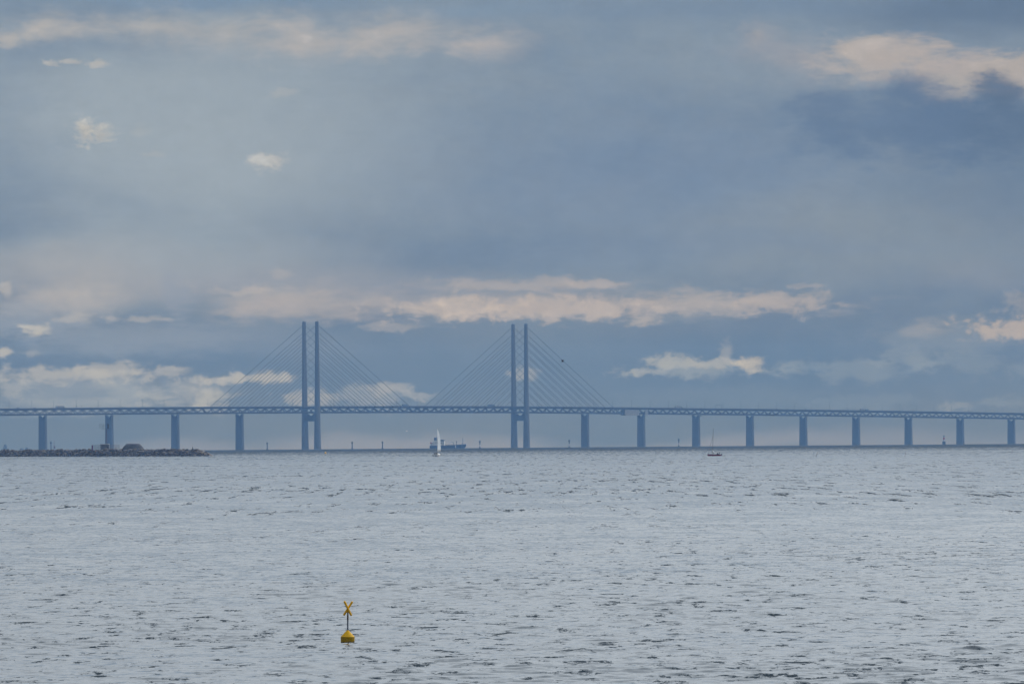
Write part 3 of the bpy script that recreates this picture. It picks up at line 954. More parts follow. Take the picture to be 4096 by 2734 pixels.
EDG = [('pel', 'chest'), ('chest', 'neck'), ('neck', 'hd'), ('hd', 'tp'), ('chest', 'sl'), ('sl', 'el'), ('el', 'hl'), ('chest', 'sr'), ('sr', 'er'), ('er', 'hr'),
       ('pel', 'pl'), ('pl', 'kl'), ('kl', 'al'), ('al', 'tl'), ('pel', 'pr'), ('pr', 'kr'), ('kr', 'ar'), ('ar', 'tr')]


def person(label, loc, rotz, pose, jacket, legs, scale=1.0, group=None):
    keys = list(RADII)
    me = bpy.data.meshes.new('person')
    me.from_pydata([pose[k] for k in keys], [(keys.index(a), keys.index(b)) for a, b in EDG], [])
    me.materials.append(person_material('clothes', jacket, legs))
    o = link('person', me)
    o.location = loc
    o.rotation_euler = (0, 0, rotz)
    o.scale = (scale,) * 3
    o.modifiers.new('skin', 'SKIN')
    for i, k in enumerate(keys):
        me.skin_vertices[0].data[i].radius = (RADII[k],) * 2
        me.skin_vertices[0].data[i].use_root = (k == 'pel')
    ss = o.modifiers.new('sub', 'SUBSURF')
    ss.levels = ss.render_levels = 1
    return tag(o, label, 'person', group)


# ------------------------------------------------------------------ breakwater
ROCK = mat('wet_granite', (0.115, 0.105, 0.10), 0.8, 0.35, 0.8, bump=0.05)
ROCKS = [mat('granite_%s' % n, c, 0.85, 0.3, 1.2, bump=0.05) for n, c in (('brown', (0.085, 0.070, 0.062)), ('grey', (0.080, 0.082, 0.085)), ('pale', (0.17, 0.155, 0.14)), ('dark', (0.035, 0.038, 0.042)), ('ochre', (0.11, 0.088, 0.060)))]
A = Vector((-166.5, 3886.0))
Bv = Vector((-352.0, 4412.0))
axis = (Bv - A).normalized()
nrm = Vector((-axis.y, axis.x))
if nrm.y > 0:
    nrm = -nrm
LEN = (Bv - A).length
# nrm points to the flank facing the shore
bz = sea_z(A.x, A.y)
bw = thing('breakwater', 'low rubble breakwater of brown and grey boulders running in from the left', 'breakwater', (A.x, A.y, bz))


def bw_h(t):
    return 3.75 * min(1.0, 0.12 + (t / 22.0) ** 0.75) + 0.25 * math.sin(t * 0.11) + 0.15 * math.sin(t * 0.37)


def bw_pt(t, w, z):
    """t metres from the tip along the mole, w metres towards the seaward flank"""
    p = A + axis * t + nrm * w
    return (p.x - A.x, p.y - A.y, z + sea_z(p.x, p.y) - bz)


m = MB()
rings = []
for i in range(60):
    t = LEN * (i / 59) ** 1.3
    h = bw_h(t) - 0.5
    rings.append([bw_pt(t, 6.4, -1.5), bw_pt(t, 2.0, h), bw_pt(t, -2.6, h), bw_pt(t, -7.0, -1.5)])
m.loft(rings)
m.build('rubble_core', ROCK, bw)
random.seed(5)
rock_me = []
for v in range(10):
    bm = bmesh.new()
    bmesh.ops.create_icosphere(bm, subdivisions=1, radius=0.5)
    sx, sy, sz = random.uniform(.8, 1.2), random.uniform(.8, 1.2), random.uniform(.65, .95)
    for q in bm.verts:
        k = random.uniform(0.78, 1.18)
        q.co = Vector((q.co.x * sx * k, q.co.y * sy * k, q.co.z * sz * k))
    me = bpy.data.meshes.new('boulder')
    bm.to_mesh(me)
    bm.free()
    me.materials.append(ROCKS[v % 5])
    rock_me.append(me)
stones = []
t = -1.5
while t < LEN - 4:
    h = bw_h(max(t, 0))
    for row in range(5):
        f_ = row / 4
        w = 6.6 - f_ * 4.6 + random.uniform(-.5, .5)
        z = -0.4 + f_ * (h - 0.15) + random.uniform(-.25, .3)
        stones.append((t + random.uniform(-.9, .9), w, z, random.uniform(1.1, 2.9)))
    stones.append((t + random.uniform(-.9, .9), random.uniform(-2, 1.5), h - 0.3 + random.uniform(-.2, .3), random.uniform(1.2, 2.0)))
    t += 2.05
extra = {i: MB() for i in range(5)}
for i, (t, w, z, d) in enumerate(stones):
    M = Matrix.Translation(bw_pt(t, w, z)) @ Matrix.Rotation(random.uniform(0, 6.28), 4, 'Z') @ Matrix.Rotation(random.uniform(-.5, .5), 4, 'X') @ Matrix.Diagonal((d, d, d * .85, 1))
    dark = z < 0.25
    me = rock_me[3 if dark and random.random() < .8 else random.choice((0, 1, 2, 4, 5, 6, 7, 9, 0, 1, 8))]
    if i < 290:
        o = link('boulder', me, bw)
        o.matrix_local = M
    else:
        e_ = extra[rock_me.index(me) % 5]
        e_.add([M @ q.co for q in me.vertices], [tuple(p.vertices) for p in me.polygons])
for k, e_ in extra.items():
    if e_.v:
        tag(e_.build('rubble', ROCKS[k], bw), kind='stuff')


def on_mole(t, w, dz=0.0):
    p = A + axis * t + nrm * w
    return (p.x, p.y, sea_z(p.x, p.y) + bw_h(t) + dz)


def mole_t(azd, w=0.0):
    """distance along the mole at which it crosses a bearing"""
    best = None
    for i in range(0, 5600):
        t = i * 0.1
        p = A + axis * t + nrm * w
        a_ = math.degrees(math.atan2(p.x, p.y))
        if best is None or abs(a_ - azd) < best[0]:
            best = (abs(a_ - azd), t)
    return best[1]


VIEW = -0.057      # things on the mole are squared up to the bearing of the mole seen from the shore
th = mole_t(-3.281, -3.0)
HUTM = mat('hut_render', (0.13, 0.14, 0.15), 0.8, 0.15, 0.7)
hut = thing('hut', 'squat dark hut with a pale roof standing on the breakwater', 'hut', on_mole(th, -3.0, -1.0), VIEW)
MB().box((0, 0, 2.2), (5.0, 4.0, 4.4)).build('wall', HUTM, hut)
MB().box((-0.5, -0.1, 4.5), (5.6, 4.6, 0.25)).build('roof', mat('pale_roof', (0.6, 0.6, 0.58), 0.6, 0.05, 1.0), hut)
MB().box((-2.53, -0.4, 2.0), (0.08, 1.0, 2.4)).build('door', mat('pale_door', (0.35, 0.33, 0.28), 0.7, 0.1, 1.0), hut)
MB().box((1.9, -2.02, 2.6), (0.9, 0.06, 1.0)).build('window', GLASS, hut)
fx = thing('fence', 'see through wire mesh fence around the breakwater hut', 'fence', on_mole(th, -3.0, -0.6), VIEW)
WIRE = mat('fence_wire', (0.25, 0.26, 0.27), 0.5, 0.1, 1.0, metal=0.5)
for x in np.linspace(-7.6, 8.0, 9):
    for y in (-2.8, 2.8):
        MB().tube((x, y, 0), (x, y, 3.7), 0.07, n=6).build('post', WIRE, fx)
for y in (-2.8, 2.8):
    for k in range(3):
        MB().tube((-7.6, y, 0.5 + 1.55 * k), (8.0, y, 0.5 + 1.55 * k), 0.045, n=5).build('rail', WIRE, fx)
    g = MB()
    for x in np.arange(-7.4, 8.0, 0.42):
        g.tube((x, y, 0.2), (x, y, 3.65), 0.028, n=4)
    tag(g.build('wire_bars', WIRE, fx), kind='stuff')
MB().box((-7.0, -2.9, 2.0), (0.75, 0.08, 2.9)).build('notice_board', mat('purple_board', (0.16, 0.05, 0.16), 0.6, 0.1, 2.0), fx)
tm = mole_t(-3.2699, -5.5)
ms = thing('radar_mast', 'lattice mast with a railed platform and antennas above the breakwater hut', 'mast', on_mole(tm, -5.5, -1.0), VIEW)
RUST = mat('rusty_red_steel', (0.13, 0.075, 0.07), 0.7, 0.2, 2.0)
for x, y in ((-.35, -.35), (.35, -.35), (.35, .35), (-.35, .35)):
    MB().tube((x, y, 0), (x * .6, y * .6, 13.4), 0.07, n=5).build('leg', RUST, ms)
br = MB()
for k in range(12):
    z = 1.1 * k
    br.tube((-.35, -.35, z), (.33, -.33, z + 1.1), 0.04, n=4).tube((.35, .35, z), (-.33, .33, z + 1.1), 0.04, n=4)
br.build('bracing', RUST, ms)
MB().box((0.0, 0, 13.5), (5.6, 1.6, 0.16)).build('platform', HEADM, ms)
for k in range(2):
    MB().tube((-4.2 + 1.6 * k, 0, 13.7 + 1.0), (-0.4, 0, 13.7 + 1.0 + k), 0.05, n=5).build('antenna_arm', HEADM, ms)
for x in (-3.9, -3.2, -2.4, -1.6):
    MB().tube((x, 0, 13.6), (x, 0, 16.2), 0.045, n=5).build('antenna', HEADM, ms)
MB().tube((-4.3, 0, 16.0), (-1.4, 0, 16.0), 0.05, n=5).build('antenna_arm', HEADM, ms)
MB().box((1.0, 0, 14.9), (0.9, 0.9, 2.6)).build('radar_housing', HEADM, ms)
MB().tube((0.9, 0, 16.2), (0.9, 0, 17.2), 0.06, n=5).build('antenna', HEADM, ms)
tmnd = mole_t(-3.057, -4.0)
mnd = thing('mound', 'low rounded concrete mound with sloping sides right of the hut', 'bunker', on_mole(tmnd, -4.0, -1.6), VIEW)
GRASSY = mat('weathered_concrete', (0.058, 0.060, 0.060), 0.9, 0.25, 0.6, bump=0.08)
rings = []
for z, k, l in ((0, 6.8, 5.0), (1.5, 6.5, 4.6), (2.8, 5.9, 4.0), (3.8, 5.1, 3.3), (4.5, 4.2, 2.6), (4.85, 3.2, 2.0)):
    rings.append([(k * math.copysign(abs(math.cos(a)) ** .7, math.cos(a)), l * math.copysign(abs(math.sin(a)) ** .8, math.sin(a)), z) for a in [2 * math.pi * i / 20 for i in range(20)]])
MB().loft(rings).build('shell', GRASSY, mnd, True)
rings = []
for z, k, l in ((4.5, 4.35, 2.8), (4.9, 4.1, 2.5), (5.15, 3.2, 1.8)):
    rings.append([(k * math.cos(a), l * math.sin(a), z) for a in [2 * math.pi * i / 20 for i in range(20)]])
MB().loft(rings).build('cap', mat('dark_slab', (0.09, 0.085, 0.10), 0.9, 0.2, 0.8), mnd, True)
t_ = mole_t(-3.3547, 3.5)
ob = thing('rescue_post', 'small orange rescue post among the boulders below the fence', 'rescue post', on_mole(t_, 3.5, -2.0), VIEW)
MB().tube((0, 0, 0), (0, 0, 0.9), 0.06, n=6).build('post', WOOD, ob)
MB().box((0, 0, 1.1), (0.6, 0.25, 1.0)).build('lifebuoy_case', ORANGE, ob)

person('person standing on the breakwater crest, leftmost of the three at its tip', on_mole(mole_t(-2.5778, 0.5), 0.5, -0.25), 2.6, FISH, (0.03, 0.04, 0.06), (0.02, 0.02, 0.03))
rod = tag(MB().tube((0, 0, 0), (-0.25, -1.2, 2.4), 0.025, 0.015, 5).build('fishing_rod', BLACK), 'thin fishing rod held up by the person on the breakwater crest', 'fishing rod')
rod.location = Vector(on_mole(mole_t(-2.5778, 0.5), 0.5, -0.25)) + Vector((0.15, -0.35, 1.05))
person('person standing lower on the rocks, middle of the three at the breakwater tip', on_mole(mole_t(-2.519, 2.0), 2.0, -0.9), 1.2, STAND, (0.03, 0.05, 0.06), (0.02, 0.02, 0.03))
person('person on the lowest rocks at the very tip of the breakwater', on_mole(mole_t(-2.4906, 2.5), 2.5, -0.7), 0.4, STAND, (0.03, 0.035, 0.05), (0.02, 0.02, 0.03))
bag = thing('bucket', 'small dark bucket between the two lower people at the breakwater tip', 'bucket', on_mole(mole_t(-2.505, 2.2), 2.2, -0.9))
MB().lathe([(0.18, 0), (0.24, 0.45), (0.22, 0.45), (0.16, 0.05)], 12).build('pail', BLACK, bag)
MB().tube((-.24, 0, .45), (.24, 0, .62), 0.015, n=5).build('handle', BLACK, bag)
person('dark figure on the boulders below the mound', on_mole(mole_t(-3.0828, 3.2), 3.2, -2.0), 0.0, STAND, (0.02, 0.03, 0.05), (0.02, 0.02, 0.03))

# ------------------------------------------------------------------ tanker
tk = thing('tanker_ship', 'dark blue hulled tanker with pale superstructure passing under the main span', 'ship', afloat(-0.524, 10350), RAD(-8))


def hull_ring(x, hb, z0, z1, fl=0.85):
    return [(x, -hb * fl, z0), (x, -hb, z0 + (z1 - z0) * .6), (x, -hb, z1), (x, hb, z1), (x, hb, z0 + (z1 - z0) * .6), (x, hb * fl, z0)]


h = MB()
h.loft([hull_ring(-26.2, 3.2, -0.5, 4.2, .5), hull_ring(-24.0, 4.6, -1.5, 4.2), hull_ring(-12, 5.0, -1.5, 4.0), hull_ring(13, 5.0, -1.5, 4.0), hull_ring(13.6, 5.0, -1.5, 5.2), hull_ring(20, 4.2, -1.5, 5.4, .6), hull_ring(24.6, 1.6, -1.5, 5.7, .3), hull_ring(27.0, 0.15, 3.5, 5.9, .3)])
h.build('hull', NAVY, tk)
MB().box((12.2, -5.03, 2.2), (1.3, 0.1, 3.6)).build('draught_mark', CREAM, tk)
hs = MB().box((-13.5, 0, 6.6), (18.0, 8.4, 5.2)).build('deck_house', CREAM, tk)
for k in range(6):
    MB().box((-21 + 3.0 * k, -4.22, 7.6), (0.9, 0.08, 0.8)).build('window', GLASS, hs)
MB().box((-12.5, 0, 10.4), (15.2, 8.0, 2.4)).build('upper_house', CREAM, tk)
wh = MB().box((-9.0, 0, 11.5), (8.8, 10.6, 1.4)).build('bridge_wing', NAVY, tk)
MB().box((-9.0, 0, 12.5), (7.0, 7.5, 0.6)).build('wheelhouse_roof', CREAM, tk)
MB().box((-18.0, 0, 12.4), (4.4, 4.0, 6.4), taper=0.85).build('funnel', NAVY, tk)
MB().tube((-16.2, 0, 14.6), (-16.2, 0, 16.8), 0.25, n=6).build('mast', STEEL, tk)
MB().box((-24.3, 0, 7.2), (1.6, 6.0, 5.0)).build('stern_house', CREAM, tk)
MB().loft([[(-25.5, -4.3, 7.4), (-22.5, -4.3, 7.2), (-22.5, -4.3, 8.4), (-25.5, -4.3, 8.4)], [(-25.2, -2.9, 7.4), (-22.7, -2.9, 7.2), (-22.7, -2.9, 8.6), (-25.2, -2.9, 8.6)]]).build('lifeboat', REDP, tk)
for k in range(10):
    x = -3.5 + 1.75 * k
    MB().tube((x, random.uniform(-3, 3), 4), (x, random.uniform(-3, 3), 4.9 + random.uniform(0, 1.2)), 0.16, n=6).build('vent_pipe', STEEL, tk)
MB().box((4.5, 0, 4.6), (17, 1.6, 0.5)).build('pipe_rack', STEEL, tk)
cr = MB().tube((8.2, 0, 4), (8.2, 0, 8.6), 0.3, n=6)
cr.tube((8.2, 0, 8.6), (6.6, 0, 9.0), 0.22, n=6).tube((6.6, 0, 9.0), (2.6, 0, 8.0), 0.18, n=6)
cr.build('crane', STEEL, tk)
mm = MB().tube((12.9, 0, 4), (12.9, 0, 10.6), 0.4, 0.3, 8)
mm.box((12.9, 0, 9.2), (1.5, 2.4, 1.0))
mm.build('midship_mast', STEEL, tk)
fm = MB().tube((22.2, 0, 5.4), (22.2, 0, 15.6), 0.38, 0.2, 8)
fm.box((22.2, 0, 13.4), (0.9, 2.2, 0.5)).tube((20.8, 0, 5.4), (22.2, 0, 9), 0.15, n=5)
fm.build('foremast', STEEL, tk)
ral = MB()
for k in range(14):
    ral.tube((-1 + k, -4.9, 4), (-1 + k, -4.9, 5), 0.05, n=4)
ral.tube((-1, -4.9, 5), (12.5, -4.9, 5), 0.05, n=4)
ral.build('railing', STEEL, tk)
MB().lathe([(1.4, -0.6), (1.1, 0.15), (0.2, 0.35)], 12, (25.6, 0, 0)).build('bow_wave', WHITE, tk, True)

# ------------------------------------------------------------------ white sailing boat, seen from astern
sb = thing('sailboat', 'white sailing boat under a tall white mainsail, seen from astern', 'sailboat', afloat(-0.611, 3345, 0.0), RAD(90 - 14))


def boat_rings(L, B, H, stern=0.8):
    out = []
    for u, k, sh in ((0, stern, .92), (.15, .93, .9), (.4, 1.0, .92), (.65, .85, 1.0), (.85, .48, 1.12), (.96, .16, 1.22), (1.0, .02, 1.26)):
        x = -L / 2 + L * u
        hb = B / 2 * k
        z1 = H * sh
        z0 = -0.35 if u < .9 else -0.35 + (u - .9) * 6
        out.append([(x, -hb, z1), (x, -hb * .93, z1 * .4), (x, -hb * .55, z0), (x, hb * .55, z0), (x, hb * .93, z1 * .4), (x, hb, z1)])
    return out


MB().loft(boat_rings(8.6, 2.9, 1.05)).build('hull', mat('white_gelcoat', (0.62, 0.62, 0.62), 0.3, 0.05, 1.0), sb, True)
MB().box((-4.33, 0, 0.14), (0.05, 2.2, 0.22)).build('boot_stripe', mat('grey_stripe', (0.12, 0.13, 0.14), 0.5, 0.05, 1), sb)
MB().loft([[(-1.4, -0.9, 0.95), (-1.4, 0.9, 0.95), (-1.4, 0.75, 1.5), (-1.4, -0.75, 1.5)], [(2.4, -0.6, 1.0), (2.4, 0.6, 1.0), (2.2, 0.45, 1.3), (2.2, -0.45, 1.3)]]).build('cabin', WHITE, sb)
MB().tube((0.9, 0, 0.9), (0.9, 0, 13.5), 0.085, 0.05, 8).build('mast', ALU, sb)
ang = RAD(180 + 42)            # boom swung out to starboard
bd = Vector((math.cos(ang), math.sin(ang), 0))
MB().tube((0.9, 0, 2.25), Vector((0.9, 0, 2.25)) + bd * 3.5, 0.07, n=8).build('boom', ALU, sb)
sv_, sf_ = [], []
ZL = [2.4, 3.4, 4.8, 6.3, 7.4, 8.4, 9.5, 10.5, 11.3, 12.0, 12.5, 12.85]
WL = [1.72, 1.75, 1.72, 1.65, 1.54, 1.40, 1.19, .95, .72, .47, .26, .10]
for z, w in zip(ZL, WL):
    for k in range(7):
        u = k / 6
        d_ = w * 2.0 * u
        p = Vector((0.85, 0, z)) + bd * d_ + Vector((-bd.y, bd.x, 0)) * (0.30 * math.sin(math.pi * u ** .8) * w / 1.7)
        sv_.append(p)
for i in range(len(ZL) - 1):
    for k in range(6):
        sf_.append((i * 7 + k, i * 7 + k + 1, (i + 1) * 7 + k + 1, (i + 1) * 7 + k))
ml = MB().add(sv_, sf_).build('mainsail', SAIL, sb, True)
so = ml.modifiers.new('thick', 'SOLIDIFY')
so.thickness = 0.012
lc = Vector((0.85, 0, 9.7)) + bd * 1.15 + Vector((-bd.y, bd.x, 0)) * 0.30
fr = Matrix((bd, Vector((0, 0, 1)), bd.cross(Vector((0, 0, 1))))).transposed()
ringm = MB()
rr_ = []
for k in range(20):
    a = 2 * math.pi * k / 20
    rr_.append([lc + fr @ Vector((r_ * 1.7 * math.cos(a), r_ * math.sin(a), h_)) for r_, h_ in ((.24, -.10), (.24, .10), (.15, .10), (.15, -.10))])
rr_.append(rr_[0])
ringm.loft(rr_, caps=False)
ringm.build('sail_emblem', mat('purple_ink', (0.14, 0.05, 0.13), 0.7, 0.1, 2.0), ml)
for a_, b_ in (((0.9, 0, 13.2), (4.2, 0, 1.2)), ((0.9, 0, 13.3), (-4.2, 0, 1.0)), ((0.9, 0, 9.0), (0.7, -1.35, 0.95)), ((0.9, 0, 9.0), (0.7, 1.35, 0.95))):
    MB().tube(a_, b_, 0.012, n=4).build('shroud', ALU, sb)
MB().box((-4.5, 0.2, 0.3), (0.12, 0.45, 1.4)).build('rudder', WHITE, sb)
MWS = sb.matrix_basis if False else Matrix.Translation(sb.location) @ Matrix.Rotation(sb.rotation_euler.z, 4, 'Z')
for (x, y, lab, jk) in ((-2.6, 0.45, 'person in dark jacket sitting left in the white sailboat cockpit', (0.02, 0.03, 0.05)), (-2.2, -0.15, 'person in dark clothes sitting higher beside the sailboat helm', (0.03, 0.03, 0.04))):
    person(lab, MWS @ Vector((x, y, 0.72 if y > 0 else 0.9)), sb.rotation_euler.z + RAD(90), SIT, jk, (0.02, 0.02, 0.03))

# ------------------------------------------------------------------ red boat with its sail half lowered
rb = thing('red_boat', 'small dark red boat with a bare mast and bundled white sail', 'boat', afloat(1.622, 3026, 0.05), RAD(180 - 18))
MB().loft(boat_rings(6.1, 2.0, 0.58, .7)).build('hull', DRED, rb, True)
MB().loft([[(-3.0, -.72, .53), (-3.0, .72, .53), (-3.0, .72, .6), (-3.0, -.72, .6)], [(0, -.98, .53), (0, .98, .53), (0, .98, .62), (0, -.98, .62)], [(2.7, -.2, .72), (2.7, .2, .72), (2.7, .2, .8), (2.7, -.2, .8)]]).build('deck', mat('dark_deck', (0.03, 0.03, 0.06), 0.6, 0.1, 2), rb)
MB().loft([[(-0.3, -.55, .6), (-0.3, .55, .6), (-0.3, .45, .95), (-0.3, -.45, .95)], [(1.4, -.35, .62), (1.4, .35, .62), (1.3, .28, .8), (1.3, -.28, .8)]]).build('cabin', WHITE, rb)
MB().tube((0.75, 0, 0.6), (0.35, 0, 11.7), 0.075, 0.05, 8).build('mast', mat('dark_spar', (0.06, 0.05, 0.05), 0.5, 0.1, 2), rb)
MB().tube((2.85, 0, 0.75), (0.5, 0, 8.4), 0.05, 0.04, 6).build('furled_jib', mat('dark_spar', (0.06, 0.05, 0.05), 0.5), rb)
MB().tube((0.65, 0, 1.35), (-1.9, 0, 1.0), 0.05, n=6).build('boom', WOOD, rb)
bun = MB()
pts = [(0.62, 0, 2.35, .16), (0.45, .04, 1.95, .30), (0.15, -.05, 1.65, .26), (-0.1, .03, 1.4, .32), (-0.5, -.02, 1.2, .24), (-0.95, .02, 1.08, .22), (-1.4, 0, 1.02, .12)]
rings = []
for x, y, z, r_ in pts:
    rings.append([(x + .5 * r_ * math.sin(a) * random.uniform(.7, 1.2), y + r_ * math.cos(a) * random.uniform(.7, 1.2), z + r_ * math.sin(a) * random.uniform(.7, 1.2)) for a in [2 * math.pi * i / 10 for i in range(10)]])
bun.loft(rings).build('bundled_sail', SAIL, rb, True)
om = MB().box((-3.3, 0, .62), (.42, .34, .42)).tube((-3.25, 0, .5), (-3.25, 0, -.3), .09, n=6)
om.build('outboard_motor', BLACK, rb)
MR = Matrix.Translation(rb.location) @ Matrix.Rotation(rb.rotation_euler.z, 4, 'Z')
person('person sitting low in the stern half of the red boat', MR @ Vector((-1.5, 0.1, 0.28)), rb.rotation_euler.z + RAD(70), SIT, (0.02, 0.025, 0.04), (0.02, 0.02, 0.02))
person('person sitting upright at the stern of the red boat', MR @ Vector((-2.35, -0.1, 0.52)), rb.rotation_euler.z + RAD(90), SIT, (0.02, 0.02, 0.03), (0.015, 0.015, 0.02))

# ------------------------------------------------------------------ leaning stakes in the shallows
for azd, d, hgt_, lean, lab in ((2.4407, 2726, 2.15, .62, 'thin dark stake leaning right in the water, leftmost of the stakes'), (3.1521, 2667, 2.1, .60, 'thin reddish stake leaning right in the water, second of the stakes'),
                                (3.9772, 4165, 1.8, .6, 'tiny leaning stake farthest out near the right edge'), (4.013, 3036, 1.95, .5, 'thin leaning stake near the right edge, nearer of the pair')):
    o = thing('stake', lab, 'stake', afloat(azd, d), 0, 'leaning stakes in the shallows')
    MB().tube((-.15, 0, -.6), (lean, 0, hgt_), 0.075, 0.05, 7).build('pole', WOOD, o)

# ------------------------------------------------------------------ small yellow mooring buoy
o = thing('small_buoy', 'small yellow buoy floating right of the left pylon foot', 'buoy', afloat(-1.5093, 4366))
MB().lathe([(0.42, -.5), (0.52, 0), (0.52, .75), (0.40, 1.15), (0.15, 1.35)], 14).build('float', YEL_FAR, o, True)
MB().tube((0, 0, 1.3), (0, 0, 1.55), 0.05, n=6).build('ring', BLACK, o)

# ------------------------------------------------------------------ yellow special mark buoy in the foreground
bu = thing('special_mark_buoy', 'yellow buoy topped with a yellow cross on a pole, floating in the foreground', 'buoy', afloat(-1.3419, 279.3, 0.0), 0.0)
bu.rotation_euler = (0.01, 0.012, 0)


def buoy_mat(name, rgb, grime):
    m = bpy.data.materials.new(name)
    m.use_nodes = True
    T = NT(m.node_tree)
    b = m.node_tree.nodes['Principled BSDF']
    oc = T.new('ShaderNodeTexCoord').outputs['Object']
    sp = T.new('ShaderNodeSeparateXYZ')
    T.l.new(oc, sp.inputs[0])
    n = T.noise(T.v('MULTIPLY', oc, (5, 5, 3)), 1.0, 6, 0.65)
    n2 = T.noise(T.v('MULTIPLY', oc, (22, 22, 14)), 1.0, 5, 0.6)
    c = T.mix(T.rng(n.outputs[0], .3, .75), rgb, tuple(q * 0.82 for q in rgb))
    # weed and slime along the waterline with a ragged upper edge
    edge = T.m('ADD', T.m('MULTIPLY_ADD', n.outputs[0], -.16, .115), T.m('MULTIPLY', n2.outputs[0], -.05))
    g = T.rng(T.m('ADD', sp.outputs[2], edge), 0.03, 0.085, grime, 0.0)
    c = T.mix(g, c, (0.035, 0.03, 0.012))
    T.l.new(c, b.inputs['Base Color'])
    T.l.new(T.m('MULTIPLY_ADD', n2.outputs[0], .25, .5), b.inputs['Roughness'])
    b.inputs['Specular IOR Level'].default_value = 0.2
    return m


YEL = buoy_mat('buoy_yellow', (0.70, 0.40, 0.004), 0.9)
YELW = buoy_mat('buoy_yellow_worn', (0.46, 0.275, 0.006), 0.92)
n_ = 40
MB().lathe([(0.20, -0.35), (0.262, -0.12), (0.268, 0.0), (0.277, 0.22), (0.279, 0.232), (0.274, 0.24)], n_).build('float', YELW, bu, True)
MB().lathe([(0.274, 0.24), (0.05, 0.478), (0.036, 0.492)], n_).build('cone', YEL, bu, True)
POLE = mat('blue_grey_pole', (0.13, 0.16, 0.21), 0.5, 0.15, 8.0)
po = MB().tube((0.0, 0, 0.48), (0.0, 0, 1.30), 0.031, 0.029, 16).build('pole', POLE, bu, True)
MB().lathe([(0.0325, 0.89), (0.0325, 1.09)], 16).build('rust_band', mat('brown_tape', (0.07, 0.038, 0.012), 0.8, 0.3, 12.0), po, True)
MB().lathe([(0.036, 1.19), (0.036, 1.34)], 16).build('collar', mat('cross_yellow', (0.90, 0.47, 0.004), 0.7, 0.08, 6.0, spec=0.2), po, True)


def rounded_bar(a, b, r):
    a, b = Vector(a), Vector(b)
    d = (b - a).normalized()
    m = MB()
    q = d.to_track_quat('Z', 'Y')
    L_ = (b - a).length
    rings = []
    prof = [(r * math.sin(t), r - r * math.cos(t)) for t in (0.15, .5, .9, 1.25, 1.5708)] + [(r, L_ - r)] + [(r * math.cos(t), L_ - r + r * math.sin(t)) for t in (.3, .65, 1.0, 1.4)]
    for rad, z in prof:
        rings.append([tuple(a + q @ Vector((rad * math.cos(2 * math.pi * k / 18), rad * math.sin(2 * math.pi * k / 18), z))) for k in range(18)])
    return m.loft(rings)


CY = mat('cross_yellow', (0.72, 0.40, 0.004))
# the two arms of the topmark, one bolted in front of the other
rounded_bar((-0.142, -0.05, 1.64), (0.148, -0.05, 1.055), 0.043).build('cross_arm', CY, bu, True)
rounded_bar((0.185, 0.03, 1.625), (-0.165, 0.03, 1.068), 0.043).build('cross_arm', CY, bu, True)
for z in (1.30, 1.37):
    MB().tube((0.0, -0.085, z), (0.0, 0.0, z), 0.011, n=8).build('bolt', BLACK, bu)

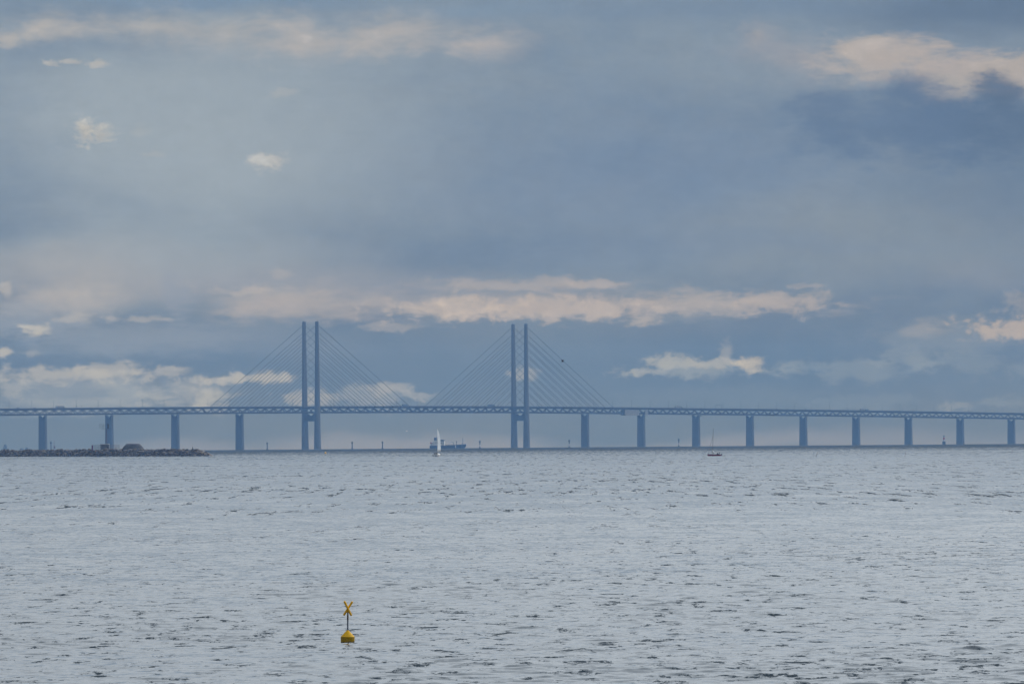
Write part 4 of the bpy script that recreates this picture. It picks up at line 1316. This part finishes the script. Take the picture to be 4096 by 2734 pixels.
# ------------------------------------------------------------------ birds
def bird(name, label, loc, rotz, span, material, lift, bank=0.0, wingm=None):
    o = thing(name, label, 'bird', loc, rotz, None)
    o.rotation_euler = (0, bank, rotz)
    k = span / 2
    rings = []
    for u, r_ in ((-1, .02), (-.8, .09), (-.3, .2), (.15, .22), (.55, .15), (.72, .13), (.86, .12), (.98, .05), (1.12, .012)):
        rings.append([(u * .42 * k, r_ * .55 * k * math.cos(a), r_ * .55 * k * math.sin(a)) for a in [2 * math.pi * i / 10 for i in range(10)]])
    MB().loft(rings).build('body', material, o, True)
    for sg in (-1, 1):
        w = MB()
        sec = []
        for u, ch, z, sw in ((.05, .30, .02, 0), (.45, .30, lift * .5, .06), (.75, .2, lift * .62, -.02), (1.0, .05, lift * .5, -.16)):
            y = sg * u * k
            sec.append([((sw + ch * .5) * k, y, z * k + .015 * k), ((sw - ch * .5) * k, y, z * k + .008 * k), ((sw - ch * .5) * k, y, z * k), ((sw + ch * .5) * k, y, z * k)])
        w.loft(sec).build('wing', wingm or material, o)
    return o


GULLW = mat('gull_white', (0.75, 0.75, 0.74), 0.7, 0.05, 4)
DARKB = mat('dark_plumage', (0.02, 0.02, 0.025), 0.7, 0.1, 4)


def sky_pos(azd, eld, d):
    p = bearing(azd, d)
    return (p.x, p.y, CAM_H + d * math.tan(RAD(eld)))


bird('crow', 'dark bird flying in front of the right pylon cables', sky_pos(.4077, .6066, 1300), RAD(160), 1.35, DARKB, .75, 0.1)
bird('gull', 'white gull gliding left of the white sail', sky_pos(-.8516, .0563, 1500), RAD(205), 1.0, GULLW, .35, 0.35)
bird('gull', 'tiny distant bird above the main span near the cloud band', sky_pos(-.422, .9031, 2600), RAD(100), .9, DARKB, .5)
bird('gull', 'tiny pale gull just right of the small white cumulus cloud', sky_pos(2.0537, .6341, 2600), RAD(100), .9, GULLW, .5)
bird('gull', 'tiny pale gull under the deck left of the lighthouse', sky_pos(3.417, .0575, 2600), RAD(80), .9, GULLW, .5)
# ------------------------------------------------------------------ haze over the whole sound
hz = tag(MB().box((0, 0, 91.5), (31000, 31000, 217)).build('haze', STEEL), 'thin blue sea haze over the whole sound', 'haze', kind='stuff')
hm = bpy.data.materials.new('sea_haze')
hm.use_nodes = True
hm.node_tree.nodes.clear()
T = NT(hm.node_tree)
pv = T.new('ShaderNodeVolumePrincipled')
pv.inputs['Color'].default_value = (0.24, 0.50, 1.0, 1)
pv.inputs['Absorption Color'].default_value = (1, 1, 1, 1)
pv.inputs['Density'].default_value = HAZE_DENSITY = 4.7e-5
pv.inputs['Anisotropy'].default_value = 0.0
ho = T.new('ShaderNodeOutputMaterial')
T.l.new(pv.outputs[0], ho.inputs['Volume'])
hz.data.materials.clear()
hz.data.materials.append(hm)
